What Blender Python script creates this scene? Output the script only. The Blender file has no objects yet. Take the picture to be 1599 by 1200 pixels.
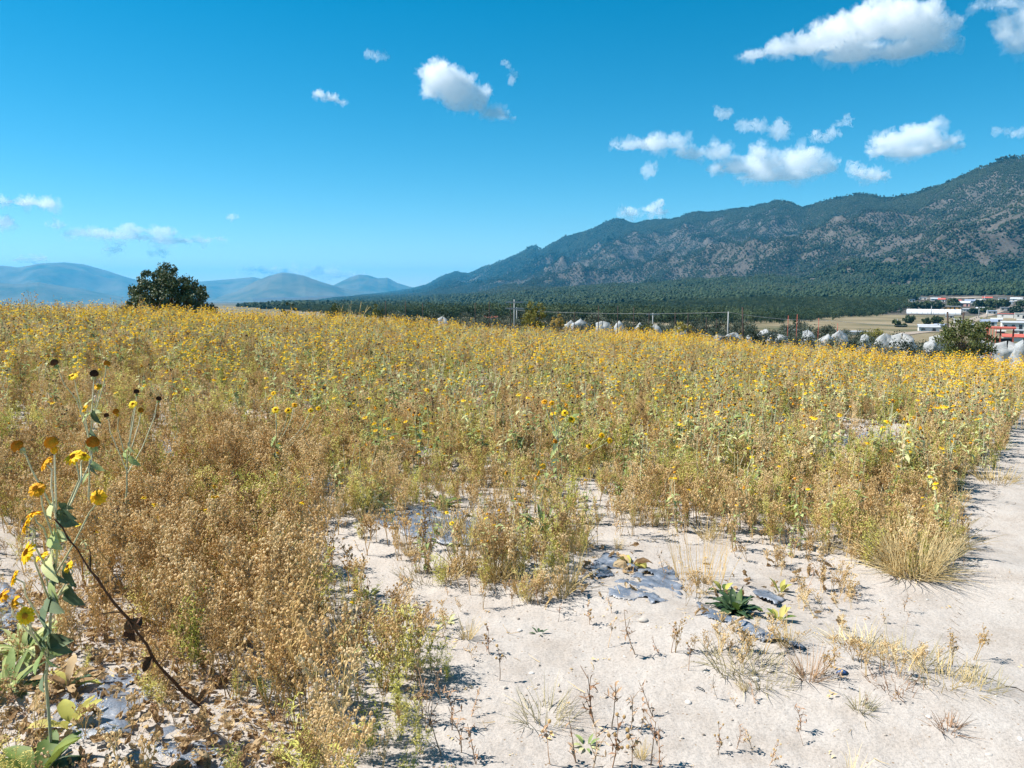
import bpy, math, random
import numpy as np
from mathutils import Vector, Matrix, noise as mnoise

R = math.radians
scene = bpy.context.scene
COL = scene.collection

# ------------------------------------------------------------------ camera
PITCH = 6.84
FPX = 1208.0
EYE = 1.6
cam_data = bpy.data.cameras.new('camera')
cam = bpy.data.objects.new('camera', cam_data)
COL.objects.link(cam)
cam_data.sensor_width = 36.0
cam_data.lens = FPX / 1599.0 * 36.0
cam_data.clip_start = 0.05
cam_data.clip_end = 200000.0
cam.location = (0, 0, EYE)
cam.rotation_euler = (R(90 - PITCH), 0, 0)
scene.camera = cam

# ------------------------------------------------------------------ sky and sun
SUN_ELEV = 51.0
SUN_TO = Vector((-math.cos(R(9)) * math.cos(R(SUN_ELEV)), math.sin(R(9)) * math.cos(R(SUN_ELEV)), math.sin(R(SUN_ELEV))))
world = bpy.data.worlds.new('World')
scene.world = world
world.use_nodes = True
wn = world.node_tree.nodes
wl = world.node_tree.links
wn.clear()
sky = wn.new('ShaderNodeTexSky')
sky.sky_type = 'NISHITA'
sky.sun_disc = False
sky.sun_elevation = R(SUN_ELEV)
sky.sun_rotation = math.atan2(SUN_TO.x, SUN_TO.y)
sky.altitude = 2300
sky.air_density = 1.0
sky.dust_density = 0.3
sky.ozone_density = 2.2
hsv = wn.new('ShaderNodeHueSaturation')
hsv.inputs['Hue'].default_value = 0.478
hsv.inputs['Saturation'].default_value = 1.47
bg = wn.new('ShaderNodeBackground')
bg.inputs['Strength'].default_value = 0.064
wo = wn.new('ShaderNodeOutputWorld')
wl.new(sky.outputs[0], hsv.inputs['Color'])
wl.new(hsv.outputs[0], bg.inputs['Color'])
wl.new(bg.outputs[0], wo.inputs['Surface'])

sun_data = bpy.data.lights.new('sun', 'SUN')
sun_data.energy = 4.8
sun_data.angle = R(0.53)
sun_data.color = (1.0, 0.95, 0.87)
sun = bpy.data.objects.new('sun', sun_data)
COL.objects.link(sun)
sun.rotation_euler = SUN_TO.to_track_quat('Z', 'Y').to_euler()

vs = scene.view_settings
vs.view_transform = 'Standard'
vs.look = 'None'
vs.exposure = 1.12
vs.gamma = 1.0
vs.use_curve_mapping = False
cy = scene.cycles
cy.max_bounces = 12
cy.diffuse_bounces = 4
cy.glossy_bounces = 2
cy.transmission_bounces = 3
cy.transparent_max_bounces = 8
cy.volume_bounces = 12
cy.use_denoising = True
cy.use_adaptive_sampling = True
cy.debug_use_spatial_splits = True
cy.adaptive_threshold = 0.02

# ------------------------------------------------------------------ helpers
CP, SP = math.cos(R(PITCH)), math.sin(R(PITCH))


def ray(px, py):
    a, b = (px - 799.5) / FPX, (600.0 - py) / FPX
    return np.array([a, CP + b * SP, -SP + b * CP])


def az_of(px, py=470.0):
    d = ray(px, py)
    return math.atan2(d[0], d[1])


def elev_tan(px, py):
    d = ray(px, py)
    return d[2] / math.hypot(d[0], d[1])


def to_px(x, y, z):
    """world to photo pixel (numpy friendly)"""
    dz = z - EYE
    f = y * CP - dz * SP
    u = y * SP + dz * CP
    return 799.5 + FPX * x / f, 600.0 - FPX * u / f


def srgb(r, g, b):
    out = []
    for c in (r, g, b):
        c /= 255.0
        out.append(c / 12.92 if c <= 0.04045 else ((c + 0.055) / 1.055) ** 2.4)
    return (out[0], out[1], out[2], 1.0)


def ss(a, b, t):
    t = np.clip((np.asarray(t, dtype=float) - a) / (b - a), 0, 1)
    return t * t * (3 - 2 * t)


def _hash(ix, iy, seed):
    h = (ix.astype(np.int64) * 374761393 + iy.astype(np.int64) * 668265263 + seed * 1442695041) & 0xFFFFFFFF
    h = ((h ^ (h >> 13)) * 1274126177) & 0xFFFFFFFF
    h = h ^ (h >> 16)
    return (h & 0xFFFFFF) / float(0xFFFFFF)


def vnoise(x, y, seed=0):
    x = np.asarray(x, dtype=float); y = np.asarray(y, dtype=float)
    ix = np.floor(x); iy = np.floor(y)
    fx = x - ix; fy = y - iy
    fx = fx * fx * (3 - 2 * fx); fy = fy * fy * (3 - 2 * fy)
    ix = ix.astype(np.int64); iy = iy.astype(np.int64)
    a = _hash(ix, iy, seed); b = _hash(ix + 1, iy, seed)
    c = _hash(ix, iy + 1, seed); d = _hash(ix + 1, iy + 1, seed)
    return (a + (b - a) * fx) * (1 - fy) + (c + (d - c) * fx) * fy


def fbm(x, y, seed=0, octv=4, gain=0.5):
    s = 0.0; a = 1.0; t = 0.0
    for k in range(octv):
        s = s + a * vnoise(x * 2 ** k + 17.3 * k, y * 2 ** k - 9.1 * k, seed + k)
        t += a; a *= gain
    return s / t


def ridged(x, y, seed=0, octv=4):
    s = 0.0; a = 1.0; t = 0.0
    for k in range(octv):
        n = 1 - np.abs(2 * vnoise(x * 2 ** k + 5.7 * k, y * 2 ** k + 3.3 * k, seed + k) - 1)
        s = s + a * n * n; t += a; a *= 0.5
    return s / t


def inside(px, py, poly):
    px = np.asarray(px, dtype=float); py = np.asarray(py, dtype=float)
    res = np.zeros(px.shape, dtype=bool)
    n = len(poly)
    for i in range(n):
        x1, y1 = poly[i]; x2, y2 = poly[(i + 1) % n]
        if y1 == y2:
            continue
        c = ((y1 > py) != (y2 > py)) & (px < (x2 - x1) * (py - y1) / (y2 - y1) + x1)
        res ^= c
    return res


class NT:
    """tiny node-tree builder"""
    def __init__(self, name):
        self.m = bpy.data.materials.new(name)
        self.m.use_nodes = True
        self.t = self.m.node_tree
        self.t.nodes.clear()
        self.out = self.t.nodes.new('ShaderNodeOutputMaterial')

    def n(self, kind, **kw):
        nd = self.t.nodes.new(kind)
        for k, v in kw.items():
            setattr(nd, k, v)
        return nd

    def l(self, a, b):
        self.t.links.new(a, b)

    def noise(self, vec, scale, detail=4, rough=0.55):
        nd = self.n('ShaderNodeTexNoise')
        nd.inputs['Scale'].default_value = scale
        nd.inputs['Detail'].default_value = detail
        nd.inputs['Roughness'].default_value = rough
        if vec is not None:
            self.l(vec, nd.inputs['Vector'])
        return nd.outputs['Fac']

    def ramp(self, fac, stops):
        nd = self.n('ShaderNodeValToRGB')
        cr = nd.color_ramp
        while len(cr.elements) < len(stops):
            cr.elements.new(0.5)
        for e, (p, c) in zip(cr.elements, stops):
            e.position = p
            e.color = c if len(c) == 4 else (*c, 1)
        self.l(fac, nd.inputs['Fac'])
        return nd.outputs['Color']

    def mix(self, fac, a, b, mode='MIX'):
        nd = self.n('ShaderNodeMix', data_type='RGBA', blend_type=mode)
        for i, v in ((0, fac), (6, a), (7, b)):
            if hasattr(v, 'is_linked') or isinstance(v, bpy.types.NodeSocket):
                self.l(v, nd.inputs[i])
            else:
                nd.inputs[i].default_value = v
        return nd.outputs[2]

    def math(self, op, a, b=None, clamp=False):
        nd = self.n('ShaderNodeMath', operation=op)
        nd.use_clamp = clamp
        for i, v in ((0, a), (1, b)):
            if v is None:
                continue
            if isinstance(v, bpy.types.NodeSocket):
                self.l(v, nd.inputs[i])
            else:
                nd.inputs[i].default_value = v
        return nd.outputs[0]

    def bump(self, height, strength=0.5, dist=0.01):
        nd = self.n('ShaderNodeBump')
        nd.inputs['Strength'].default_value = strength
        nd.inputs['Distance'].default_value = dist
        self.l(height, nd.inputs['Height'])
        return nd.outputs[0]

    def principled(self, color, rough=0.9, spec=0.2, normal=None, **kw):
        p = self.n('ShaderNodeBsdfPrincipled')
        if isinstance(color, bpy.types.NodeSocket):
            self.l(color, p.inputs['Base Color'])
        else:
            p.inputs['Base Color'].default_value = color
        if isinstance(rough, bpy.types.NodeSocket):
            self.l(rough, p.inputs['Roughness'])
        else:
            p.inputs['Roughness'].default_value = rough
        p.inputs['Specular IOR Level'].default_value = spec
        for k, v in kw.items():
            p.inputs[k].default_value = v
        if normal is not None:
            self.l(normal, p.inputs['Normal'])
        return p.outputs[0]

    def done(self, shader):
        self.l(shader, self.out.inputs['Surface'])
        return self.m

    def pos(self):
        return self.n('ShaderNodeNewGeometry').outputs['Position']

    def obj(self):
        return self.n('ShaderNodeTexCoord').outputs['Object']

    def rand(self):
        return self.n('ShaderNodeObjectInfo').outputs['Random']


def plain_mat(name, col, rough=0.8, spec=0.2, var=0.25, nscale=3.0, bump=0.0):
    """a procedural material: base colour with noise variation"""
    t = NT(name)
    o = t.obj()
    f = t.noise(o, nscale, 5, 0.6)
    d = tuple(c * (1 - var) for c in col[:3]) + (1,)
    u = tuple(min(1, c * (1 + var)) for c in col[:3]) + (1,)
    c = t.ramp(f, [(0.3, d), (0.7, u)])
    nrm = t.bump(t.noise(o, nscale * 6, 4), bump, 0.02) if bump else None
    return t.done(t.principled(c, rough, spec, nrm))


def tag(o, label=None, cat=None, group=None, kind=None):
    if label:
        o['label'] = label
    if cat:
        o['category'] = cat
    if group:
        o['group'] = group
    if kind:
        o['kind'] = kind
    return o


def link(o, parent=None):
    COL.objects.link(o)
    if parent is not None:
        o.parent = parent
    return o


def empty(name, loc=(0, 0, 0)):
    o = bpy.data.objects.new(name, None)
    o.empty_display_size = 0.1
    o.location = loc
    COL.objects.link(o)
    return o


def mesh_np(name, verts, faces, mats=(), smooth=False, mat_idx=None):
    """verts (n,3), faces: list or (m,k) array"""
    me = bpy.data.meshes.new(name)
    verts = np.asarray(verts, dtype=np.float32)
    if isinstance(faces, np.ndarray):
        k = faces.shape[1]
        me.vertices.add(len(verts))
        me.vertices.foreach_set('co', verts.ravel())
        me.loops.add(faces.size)
        me.loops.foreach_set('vertex_index', faces.astype(np.int32).ravel())
        me.polygons.add(len(faces))
        me.polygons.foreach_set('loop_start', np.arange(0, faces.size, k, dtype=np.int32))
        me.polygons.foreach_set('loop_total', np.full(len(faces), k, dtype=np.int32))
        me.update(calc_edges=True)
        me.validate()
    else:
        me.from_pydata([tuple(v) for v in verts], [], faces)
        me.update()
    for m in mats:
        me.materials.append(m)
    if mat_idx is not None:
        me.polygons.foreach_set('material_index', np.asarray(mat_idx, dtype=np.int32))
    if smooth:
        me.polygons.foreach_set('use_smooth', np.ones(len(me.polygons), dtype=bool))
    return me


class MB:
    """collects tubes, balls, leaves, boxes into one mesh"""
    def __init__(self):
        self.v = []; self.f = []; self.m = []

    def tube(self, pts, radii, sides=3, mat=0, cap=False):
        pts = [Vector(p) for p in pts]
        base = len(self.v)
        n = len(pts)
        ref = Vector((0.31, 0.77, 0.55))
        for i, p in enumerate(pts):
            d = (pts[min(i + 1, n - 1)] - pts[max(i - 1, 0)])
            if d.length < 1e-9:
                d = Vector((0, 0, 1))
            d.normalize()
            a = d.cross(ref)
            if a.length < 1e-4:
                a = d.cross(Vector((1, 0, 0)))
            a.normalize(); b = d.cross(a)
            r = radii[i] if hasattr(radii, '__len__') else radii
            for k in range(sides):
                t = 2 * math.pi * k / sides
                q = p + a * (r * math.cos(t)) + b * (r * math.sin(t))
                self.v.append((q.x, q.y, q.z))
        for i in range(n - 1):
            for k in range(sides):
                k2 = (k + 1) % sides
                self.f.append((base + i * sides + k, base + i * sides + k2, base + (i + 1) * sides + k2, base + (i + 1) * sides + k)); self.m.append(mat)
        if cap:
            self.f.append(tuple(base + k for k in range(sides))[::-1]); self.m.append(mat)
            self.f.append(tuple(base + (n - 1) * sides + k for k in range(sides))); self.m.append(mat)

    ICO_V = None

    def ball(self, c, r, mat=0, squash=(1, 1, 1), jit=0.0, rng=random, rot=None):
        t = (1 + 5 ** 0.5) / 2
        V = [(-1, t, 0), (1, t, 0), (-1, -t, 0), (1, -t, 0), (0, -1, t), (0, 1, t), (0, -1, -t), (0, 1, -t), (t, 0, -1), (t, 0, 1), (-t, 0, -1), (-t, 0, 1)]
        F = [(0, 11, 5), (0, 5, 1), (0, 1, 7), (0, 7, 10), (0, 10, 11), (1, 5, 9), (5, 11, 4), (11, 10, 2), (10, 7, 6), (7, 1, 8), (3, 9, 4), (3, 4, 2), (3, 2, 6), (3, 6, 8), (3, 8, 9), (4, 9, 5), (2, 4, 11), (6, 2, 10), (8, 6, 7), (9, 8, 1)]
        s = r / 1.902
        base = len(self.v)
        for p in V:
            k = s * (1 + rng.uniform(-jit, jit))
            q = Vector((p[0] * k * squash[0], p[1] * k * squash[1], p[2] * k * squash[2]))
            if rot is not None:
                q = rot @ q
            self.v.append((c[0] + q.x, c[1] + q.y, c[2] + q.z))
        for a in F:
            self.f.append(tuple(base + i for i in a)); self.m.append(mat)

    def octa(self, c, r, mat=0, sq=1.0):
        base = len(self.v)
        for p in ((1, 0, 0), (-.5, .87, 0), (-.5, -.87, 0), (0, 0, 1), (0, 0, -1)):
            self.v.append((c[0] + p[0] * r, c[1] + p[1] * r, c[2] + p[2] * r * sq))
        for a in ((0, 1, 3), (1, 2, 3), (2, 0, 3), (1, 0, 4), (2, 1, 4), (0, 2, 4)):
            self.f.append(tuple(base + i for i in a)); self.m.append(mat)

    def leaf(self, p, d, up, length, width, mat=0, curl=0.3, fold=0.25, segs=3, shape=(0.35, 1.0, 0.7, 0.0)):
        """blade from p along d; up: rough normal. shape: widths at the segments"""
        p = Vector(p); d = Vector(d).normalized(); up = Vector(up)
        s = d.cross(up)
        if s.length < 1e-4:
            s = d.cross(Vector((0.3, 0.8, 0.1)))
        s.normalize(); n = s.cross(d).normalized()
        base = len(self.v)
        q = p.copy(); dd = d.copy()
        for i in range(segs + 1):
            w = width * 0.5 * shape[min(i, len(shape) - 1)]
            for e in (-1, 0, 1):
                vv = q + s * (w * e) + n * (abs(e) * fold * w)
                self.v.append((vv.x, vv.y, vv.z))
            dd = (dd - n * (curl / segs)).normalized()
            n = s.cross(dd).normalized()
            q = q + dd * (length / segs)
        for i in range(segs):
            for k in (0, 1):
                a = base + i * 3 + k
                self.f.append((a, a + 1, a + 4, a + 3)); self.m.append(mat)

    def quad(self, a, b, c, d, mat=0):
        base = len(self.v)
        for p in (a, b, c, d):
            self.v.append(tuple(p))
        self.f.append((base, base + 1, base + 2, base + 3)); self.m.append(mat)

    def box(self, c, s, mat=0, rz=0.0):
        base = len(self.v)
        ca, sa = math.cos(rz), math.sin(rz)
        for dz in (-.5, .5):
            for dx, dy in ((-.5, -.5), (.5, -.5), (.5, .5), (-.5, .5)):
                x, y = dx * s[0], dy * s[1]
                self.v.append((c[0] + x * ca - y * sa, c[1] + x * sa + y * ca, c[2] + dz * s[2]))
        for a in ((3, 2, 1, 0), (4, 5, 6, 7), (0, 1, 5, 4), (1, 2, 6, 5), (2, 3, 7, 6), (3, 0, 4, 7)):
            self.f.append(tuple(base + i for i in a)); self.m.append(mat)

    def mesh(self, name, mats, smooth=False):
        me = bpy.data.meshes.new(name)
        me.from_pydata(self.v, [], self.f)
        for m in mats:
            me.materials.append(m)
        me.polygons.foreach_set('material_index', np.array(self.m, dtype=np.int32))
        if smooth:
            me.polygons.foreach_set('use_smooth', np.ones(len(me.polygons), dtype=bool))
        me.update()
        return me

    def build(self, name, mats, parent=None, smooth=False, loc=None):
        if not isinstance(mats, (list, tuple)):
            mats = [mats]
        o = bpy.data.objects.new(name, self.mesh(name, mats, smooth))
        if loc is not None:
            o.location = loc
        return link(o, parent)


# ------------------------------------------------------------------ terrain
BASE_R = np.log(np.array([20, 30, 60, 100, 200, 400, 600, 1200, 3000, 9000, 20000.]))
BASE_Z = np.array([-0.6, -1.3, -3.7, -5.4, -9.5, -13.5, -15.5, -21, -42, -105, -190.])
AZ_L, AZ_M, AZ_R = az_of(0), az_of(800), az_of(1599)


def terrain(x, y, fine=True):
    x = np.asarray(x, dtype=float); y = np.asarray(y, dtype=float)
    r = np.maximum(np.hypot(x, y), 1e-3)
    az = np.arctan2(x, y)
    near = -0.022 * r - np.where(x < 0, 0.060, 0.052) * np.clip(x, -18, 22) * ss(2, 18, r)
    base = np.interp(np.log(r), BASE_R, BASE_Z)
    kaz = np.interp(az, [AZ_L, AZ_M, AZ_R], [0.95, 0.68, 1.12])
    k = kaz + (1 - kaz) * ss(150, 700, r)
    base = base * k
    w = ss(34, 64, r)
    z = near * (1 - w) + base * w
    if fine:
        g = 1 - ss(14, 40, r)
        z = z + g * (0.05 * (fbm(x * 0.7, y * 0.7, 3, 3) - 0.5) + 0.022 * (fbm(x * 3.1, y * 3.1, 7, 4) - 0.5) + 0.011 * (fbm(x * 17, y * 17, 23, 3, 0.6) - 0.5))
        # raised planting beds: offsets measured along the row normal
        u = 0.69 * x + 0.72 * y
        for c in ROWS:
            z = z + g * 0.07 * np.exp(-((u - c) / 0.42) ** 2) * ss(0.5, 1.5, r)
        z = z + (1 - g) * ss(40, 90, r) * (0.02 * r ** 0.55) * (fbm(x / 60., y / 60., 41, 3) - 0.5)
    return z


ROWS = [1.0, 3.3, 5.3, 7.2, 9.0, 10.9, 12.8, 14.7]


def tz(x, y):
    return float(terrain(np.array([x]), np.array([y]))[0])


TN = np.geomspace(1.2, 3000, 1400)


def ground_at(px, py):
    """where the line of sight through a photo pixel meets the ground"""
    d = ray(px, py)
    k = int(np.argmax(terrain(d[0] * TN, d[1] * TN) > EYE + d[2] * TN))
    k = max(k, 1)
    t = np.linspace(TN[k - 1], TN[k], 24)
    j = int(np.argmax(terrain(d[0] * t, d[1] * t) > EYE + d[2] * t))
    p = d * t[j]
    return Vector((p[0], p[1], EYE + p[2]))


def at_depth(px, py, dist):
    """point on the line of sight at horizontal distance dist"""
    d = ray(px, py)
    t = dist / math.hypot(d[0], d[1])
    return Vector((d[0] * t, d[1] * t, EYE + d[2] * t))


def on_az(px, dist):
    """ground point in the direction of a photo column at a distance"""
    a = az_of(px)
    x, y = math.sin(a) * dist, math.cos(a) * dist
    return Vector((x, y, tz(x, y)))


def mat_ground():
    t = NT('sandy_soil')
    p = t.pos()
    sep = t.n('ShaderNodeSeparateXYZ'); t.l(p, sep.inputs[0])
    ln = t.n('ShaderNodeVectorMath', operation='LENGTH'); t.l(p, ln.inputs[0])
    dist = ln.outputs['Value']
    big = t.noise(p, 0.55, 4)
    mid = t.noise(p, 5.0, 5, 0.6)
    fine = t.noise(p, 90.0, 4, 0.7)
    sand = t.ramp(mid, [(0.25, (0.305, 0.268, 0.236)), (0.5, (0.372, 0.34, 0.312)), (0.78, (0.41, 0.386, 0.363))])
    sand = t.mix(t.math('MULTIPLY', big, 0.35), sand, (0.325, 0.278, 0.24, 1))
    grain = t.ramp(fine, [(0.25, (0.62, 0.62, 0.62)), (0.5, (1, 1, 1)), (0.8, (1.15, 1.15, 1.15))])
    sand = t.mix(1.0, sand, grain, 'MULTIPLY')
    vor = t.n('ShaderNodeTexVoronoi'); vor.inputs['Scale'].default_value = 38; t.l(p, vor.inputs['Vector'])
    spk = t.math('LESS_THAN', vor.outputs['Distance'], 0.16)
    spk2 = t.math('MULTIPLY', spk, t.math('GREATER_THAN', t.noise(p, 21.0, 2), 0.56))
    sand = t.mix(spk2, sand, (0.22, 0.16, 0.11, 1))
    # far plains: dry grassland and scrub
    f2 = t.noise(p, 0.02, 6, 0.6)
    plain = t.ramp(f2, [(0.35, (0.075, 0.08, 0.042)), (0.5, (0.175, 0.145, 0.088)), (0.65, (0.25, 0.205, 0.14))])
    far = t.n('ShaderNodeMapRange'); far.inputs[1].default_value = 35; far.inputs[2].default_value = 70; t.l(dist, far.inputs[0])
    col = t.mix(far.outputs[0], sand, plain)
    vfar = t.n('ShaderNodeMapRange'); vfar.inputs[1].default_value = 1100; vfar.inputs[2].default_value = 2600; t.l(dist, vfar.inputs[0])
    f3 = t.noise(p, 0.0009, 5, 0.6)
    plain2 = t.ramp(f3, [(0.4, (0.065, 0.08, 0.068)), (0.6, (0.125, 0.125, 0.11))])
    col = t.mix(vfar.outputs[0], col, plain2)
    h = t.math('ADD', t.math('MULTIPLY', t.noise(p, 28.0, 5, 0.65), 1.0), t.math('MULTIPLY', fine, 0.35))
    return t.done(t.principled(col, 0.95, 0.1, t.bump(h, 0.45, 0.018)))


def polar_sheet(name, rs, azs, zfun, mat, closed=False, smooth=True):
    A, Rr = np.meshgrid(azs, rs)
    X = np.sin(A) * Rr; Y = np.cos(A) * Rr
    Z = zfun(X, Y)
    nr, na = A.shape
    V = np.stack([X.ravel(), Y.ravel(), Z.ravel()], 1)
    i = np.arange((nr - 1) * (na if closed else na - 1))
    w = na if closed else na - 1
    a = i // w; b = i % w
    b2 = (b + 1) % na
    F = np.stack([a * na + b, (a + 1) * na + b, (a + 1) * na + b2, a * na + b2], 1)[:, ::-1]
    me = mesh_np(name, V, F, [mat], smooth)
    return link(bpy.data.objects.new(name, me))


M_SOIL = mat_ground()
rs = np.concatenate([np.geomspace(0.02, 1.75, 14)[:-1], np.geomspace(1.75, 12, 250)[:-1], np.geomspace(12, 40, 60)[:-1], np.geomspace(40, 22000, 120)])
azs = np.concatenate([np.linspace(-math.pi, -R(46), 60)[:-1], np.linspace(-R(46), R(46), 560)[:-1], np.linspace(R(46), math.pi, 60)[:-1]])
ground = polar_sheet('ground', rs, azs, terrain, M_SOIL, closed=True)
tag(ground, kind='structure')

# ------------------------------------------------------------------ mountains
RIDGE = [(380, 462), (560, 462), (600, 458), (640, 452), (665, 446), (690, 432), (710, 425), (730, 428), (760, 416), (790, 404), (815, 394), (830, 386), (845, 390), (880, 372), (910, 362), (940, 350), (955, 344), (970, 341), (990, 348), (1010, 343), (1050, 341), (1085, 330), (1120, 331), (1150, 327), (1180, 322), (1215, 314), (1235, 318), (1255, 326), (1280, 317), (1300, 310), (1335, 303), (1360, 305), (1390, 308), (1430, 300), (1480, 285), (1530, 265), (1580, 247), (1599, 243), (1660, 236), (1730, 240), (1800, 252), (1900, 270), (2050, 330), (2300, 400), (2700, 452)]
RDIST = [(380, 12500), (560, 11000), (640, 9600), (700, 8400), (800, 7000), (900, 5900), (1000, 5000), (1100, 4400), (1200, 3950), (1300, 3550), (1400, 3200), (1500, 2950), (1599, 2750), (1900, 2450), (2300, 2300), (2700, 2200)]
rz_az = np.array([az_of(p[0], p[1]) for p in RIDGE])
rz_tan = np.array([elev_tan(*p) for p in RIDGE])
rd_az = np.array([az_of(p[0]) for p in RDIST])
rd_r = np.array([float(p[1]) for p in RDIST])


def foot_r(az):
    return np.interp(az, [az_of(380), az_of(560), az_of(800), az_of(1200), az_of(1599), az_of(2700)], [8000, 2500, 800, 560, 600, 600])


def mountain_z(x, y):
    r = np.hypot(x, y); az = np.arctan2(x, y)
    Rr = np.interp(az, rd_az, rd_r)
    tn = np.interp(az, rz_az, rz_tan)
    # soften the polyline a little
    tn = 0.5 * tn + 0.25 * np.interp(az - 0.002, rz_az, rz_tan) + 0.25 * np.interp(az + 0.002, rz_az, rz_tan)
    F = foot_r(az)
    zf = terrain(x, y, False)
    H = EYE + tn * Rr
    t = (r - F) / (Rr - F)
    tc = np.clip(t, 0, 1)
    prof = 0.15 * tc + 0.85 * tc ** 2.7
    base_f = np.interp(np.log(F), BASE_R, BASE_Z)
    up = (H - base_f) * prof
    back = np.clip(t - 1, 0, None)
    z = base_f + up - (H - base_f) * np.clip(back * 1.6, 0, 1.05)
    # spurs and gullies running down from the crest
    s = ridged(x / 620. + 0.35 * y / 620., y / 900. - 0.2 * x / 900., 61, 4) - 0.66
    s2 = ridged(x / 190., y / 240., 67, 3) - 0.62
    amp = np.clip((H - base_f) / 420., 0, 1) * ss(0.22, 0.6, tc) * (1 - 0.93 * ss(0.78, 0.985, tc))
    z = z + amp * (250 * s + 62 * s2)
    z = z + ss(0.0, 0.2, tc) * 3.0 * (fbm(x / 40., y / 40., 71, 3) - 0.5)
    # meets the plain below its surface
    j = ss(0.0, 0.06, t)
    return np.where(t <= 0, zf - 1.5, (zf - 1.5) * (1 - j) + z * j)


def mat_mountain():
    t = NT('mountain_rock_and_scrub')
    p = t.pos()
    a = t.noise(p, 0.004, 6, 0.6)
    b = t.noise(p, 0.03, 6, 0.65)
    c = t.noise(p, 0.16, 4, 0.7)
    col = t.ramp(b, [(0.3, (0.045, 0.043, 0.040)), (0.52, (0.080, 0.072, 0.066)), (0.74, (0.138, 0.122, 0.112))])
    col = t.mix(t.math('MULTIPLY', a, 0.5), col, (0.12, 0.106, 0.096, 1))
    col = t.mix(1.0, col, t.ramp(c, [(0.3, (0.55, 0.6, 0.5)), (0.55, (1, 1, 1)), (0.75, (1.15, 1.1, 1.05))]), 'MULTIPLY')
    return t.done(t.principled(col, 0.95, 0.05, t.bump(b, 0.7, 12.0)))


M_MOUNT = mat_mountain()
azm = np.linspace(az_of(395), az_of(2500), 620)
# radial rows follow foot and crest so that the crest stays sharp
tt = np.concatenate([np.linspace(-0.02, 0.0, 3)[:-1], np.linspace(0, 0.97, 125)[:-1], np.linspace(0.97, 1.03, 12)[:-1], np.linspace(1.03, 1.9, 26)])
Am, Tm = np.meshgrid(azm, tt)
Fm = foot_r(Am); Rm = np.interp(Am, rd_az, rd_r)
Rgrid = Fm + (Rm - Fm) * Tm
Xm = np.sin(Am) * Rgrid; Ym = np.cos(Am) * Rgrid; Zm = mountain_z(Xm, Ym)
nr, na = Am.shape
ii = np.arange((nr - 1) * (na - 1)); a_ = ii // (na - 1); b_ = ii % (na - 1)
Fq = np.stack([a_ * na + b_, a_ * na + b_ + 1, (a_ + 1) * na + b_ + 1, (a_ + 1) * na + b_], 1)
mountain = link(bpy.data.objects.new('mountain', mesh_np('mountain', np.stack([Xm.ravel(), Ym.ravel(), Zm.ravel()], 1), Fq, [M_MOUNT], True)))
tag(mountain, 'long forested mountain ridge rising to the right edge', 'mountain', kind='structure')


def far_hill(name, label, prof, dist, depth, seed, mat):
    """a far range: crest points in photo columns, at a distance, with slopes before and behind"""
    a = np.array([az_of(*p) for p in prof]); tn = np.array([elev_tan(*p) for p in prof])
    azz = np.linspace(a[0], a[-1], 260)
    tt = np.linspace(-1, 1, 61)
    A, T = np.meshgrid(azz, tt)
    x0 = np.sin(A) * dist; y0 = np.cos(A) * dist
    wob = (fbm(A * 22, A * 0 + seed, seed, 3) - 0.5) * depth * 0.5
    Rr = dist + wob + T * depth
    X = np.sin(A) * Rr; Y = np.cos(A) * Rr
    H = EYE + np.interp(A, a, tn) * (dist + wob)
    zb = terrain(X, Y, False) - 10
    fall = np.abs(T) ** 1.25
    s = (ridged(X / 1500., Y / 1500., seed, 4) - 0.45) * np.clip(fall * (1 - fall) * 4, 0, 1) * np.clip((H - zb) / 3.0, 0, 260)
    Z = zb + (H - zb) * (1 - fall) + s
    nr, na = A.shape
    i = np.arange((nr - 1) * (na - 1)); p, q = i // (na - 1), i % (na - 1)
    F = np.stack([p * na + q, p * na + q + 1, (p + 1) * na + q + 1, (p + 1) * na + q], 1)
    o = link(bpy.data.objects.new(name, mesh_np(name, np.stack([X.ravel(), Y.ravel(), Z.ravel()], 1), F, [mat], True)))
    return tag(o, label, 'hill', kind='structure')


t_ = NT('far_wooded_hills')
M_HILL = t_.done(t_.principled(t_.ramp(t_.noise(t_.pos(), 0.0022, 6, 0.65), [(0.35, (0.045, 0.06, 0.035)), (0.6, (0.13, 0.115, 0.075))]), 0.95, 0.05))
far_hill('hills', 'broad blue mountain at the far left behind the field', [(-420, 462), (-250, 440), (-100, 420), (0, 415), (30, 418), (60, 412), (100, 410), (130, 413), (170, 424), (200, 434), (230, 441), (260, 444), (300, 441), (350, 437), (395, 433), (430, 440), (470, 452), (520, 466)], 15500, 2600, 5, M_HILL)
far_hill('hills', 'low dark blue foothill below the far left mountain', [(-300, 456), (-100, 446), (0, 442), (25, 444), (60, 441), (90, 446), (130, 452), (180, 462), (220, 468)], 11500, 1000, 9, M_HILL)
far_hill('hills', 'smooth blue hill standing in the middle distance', [(330, 468), (370, 455), (400, 439), (420, 431), (440, 426), (455, 427), (475, 431), (500, 440), (530, 449), (570, 458), (620, 468)], 11800, 1500, 13, M_HILL)
far_hill('hills', 'double topped far blue hill just left of the ridge', [(490, 466), (520, 446), (545, 434), (560, 429), (575, 430), (590, 435), (605, 434), (620, 442), (640, 448), (670, 454), (700, 462), (730, 468)], 14500, 1500, 17, M_HILL)
# ------------------------------------------------------------------ haze (the air) and clouds
def volume_mat(name, color, density, aniso=0.0):
    t = NT(name)
    v = t.n('ShaderNodeVolumePrincipled')
    v.inputs['Color'].default_value = color
    v.inputs['Density'].default_value = density
    v.inputs['Anisotropy'].default_value = aniso
    t.l(v.outputs[0], t.out.inputs['Volume'])
    return t.m


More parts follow.
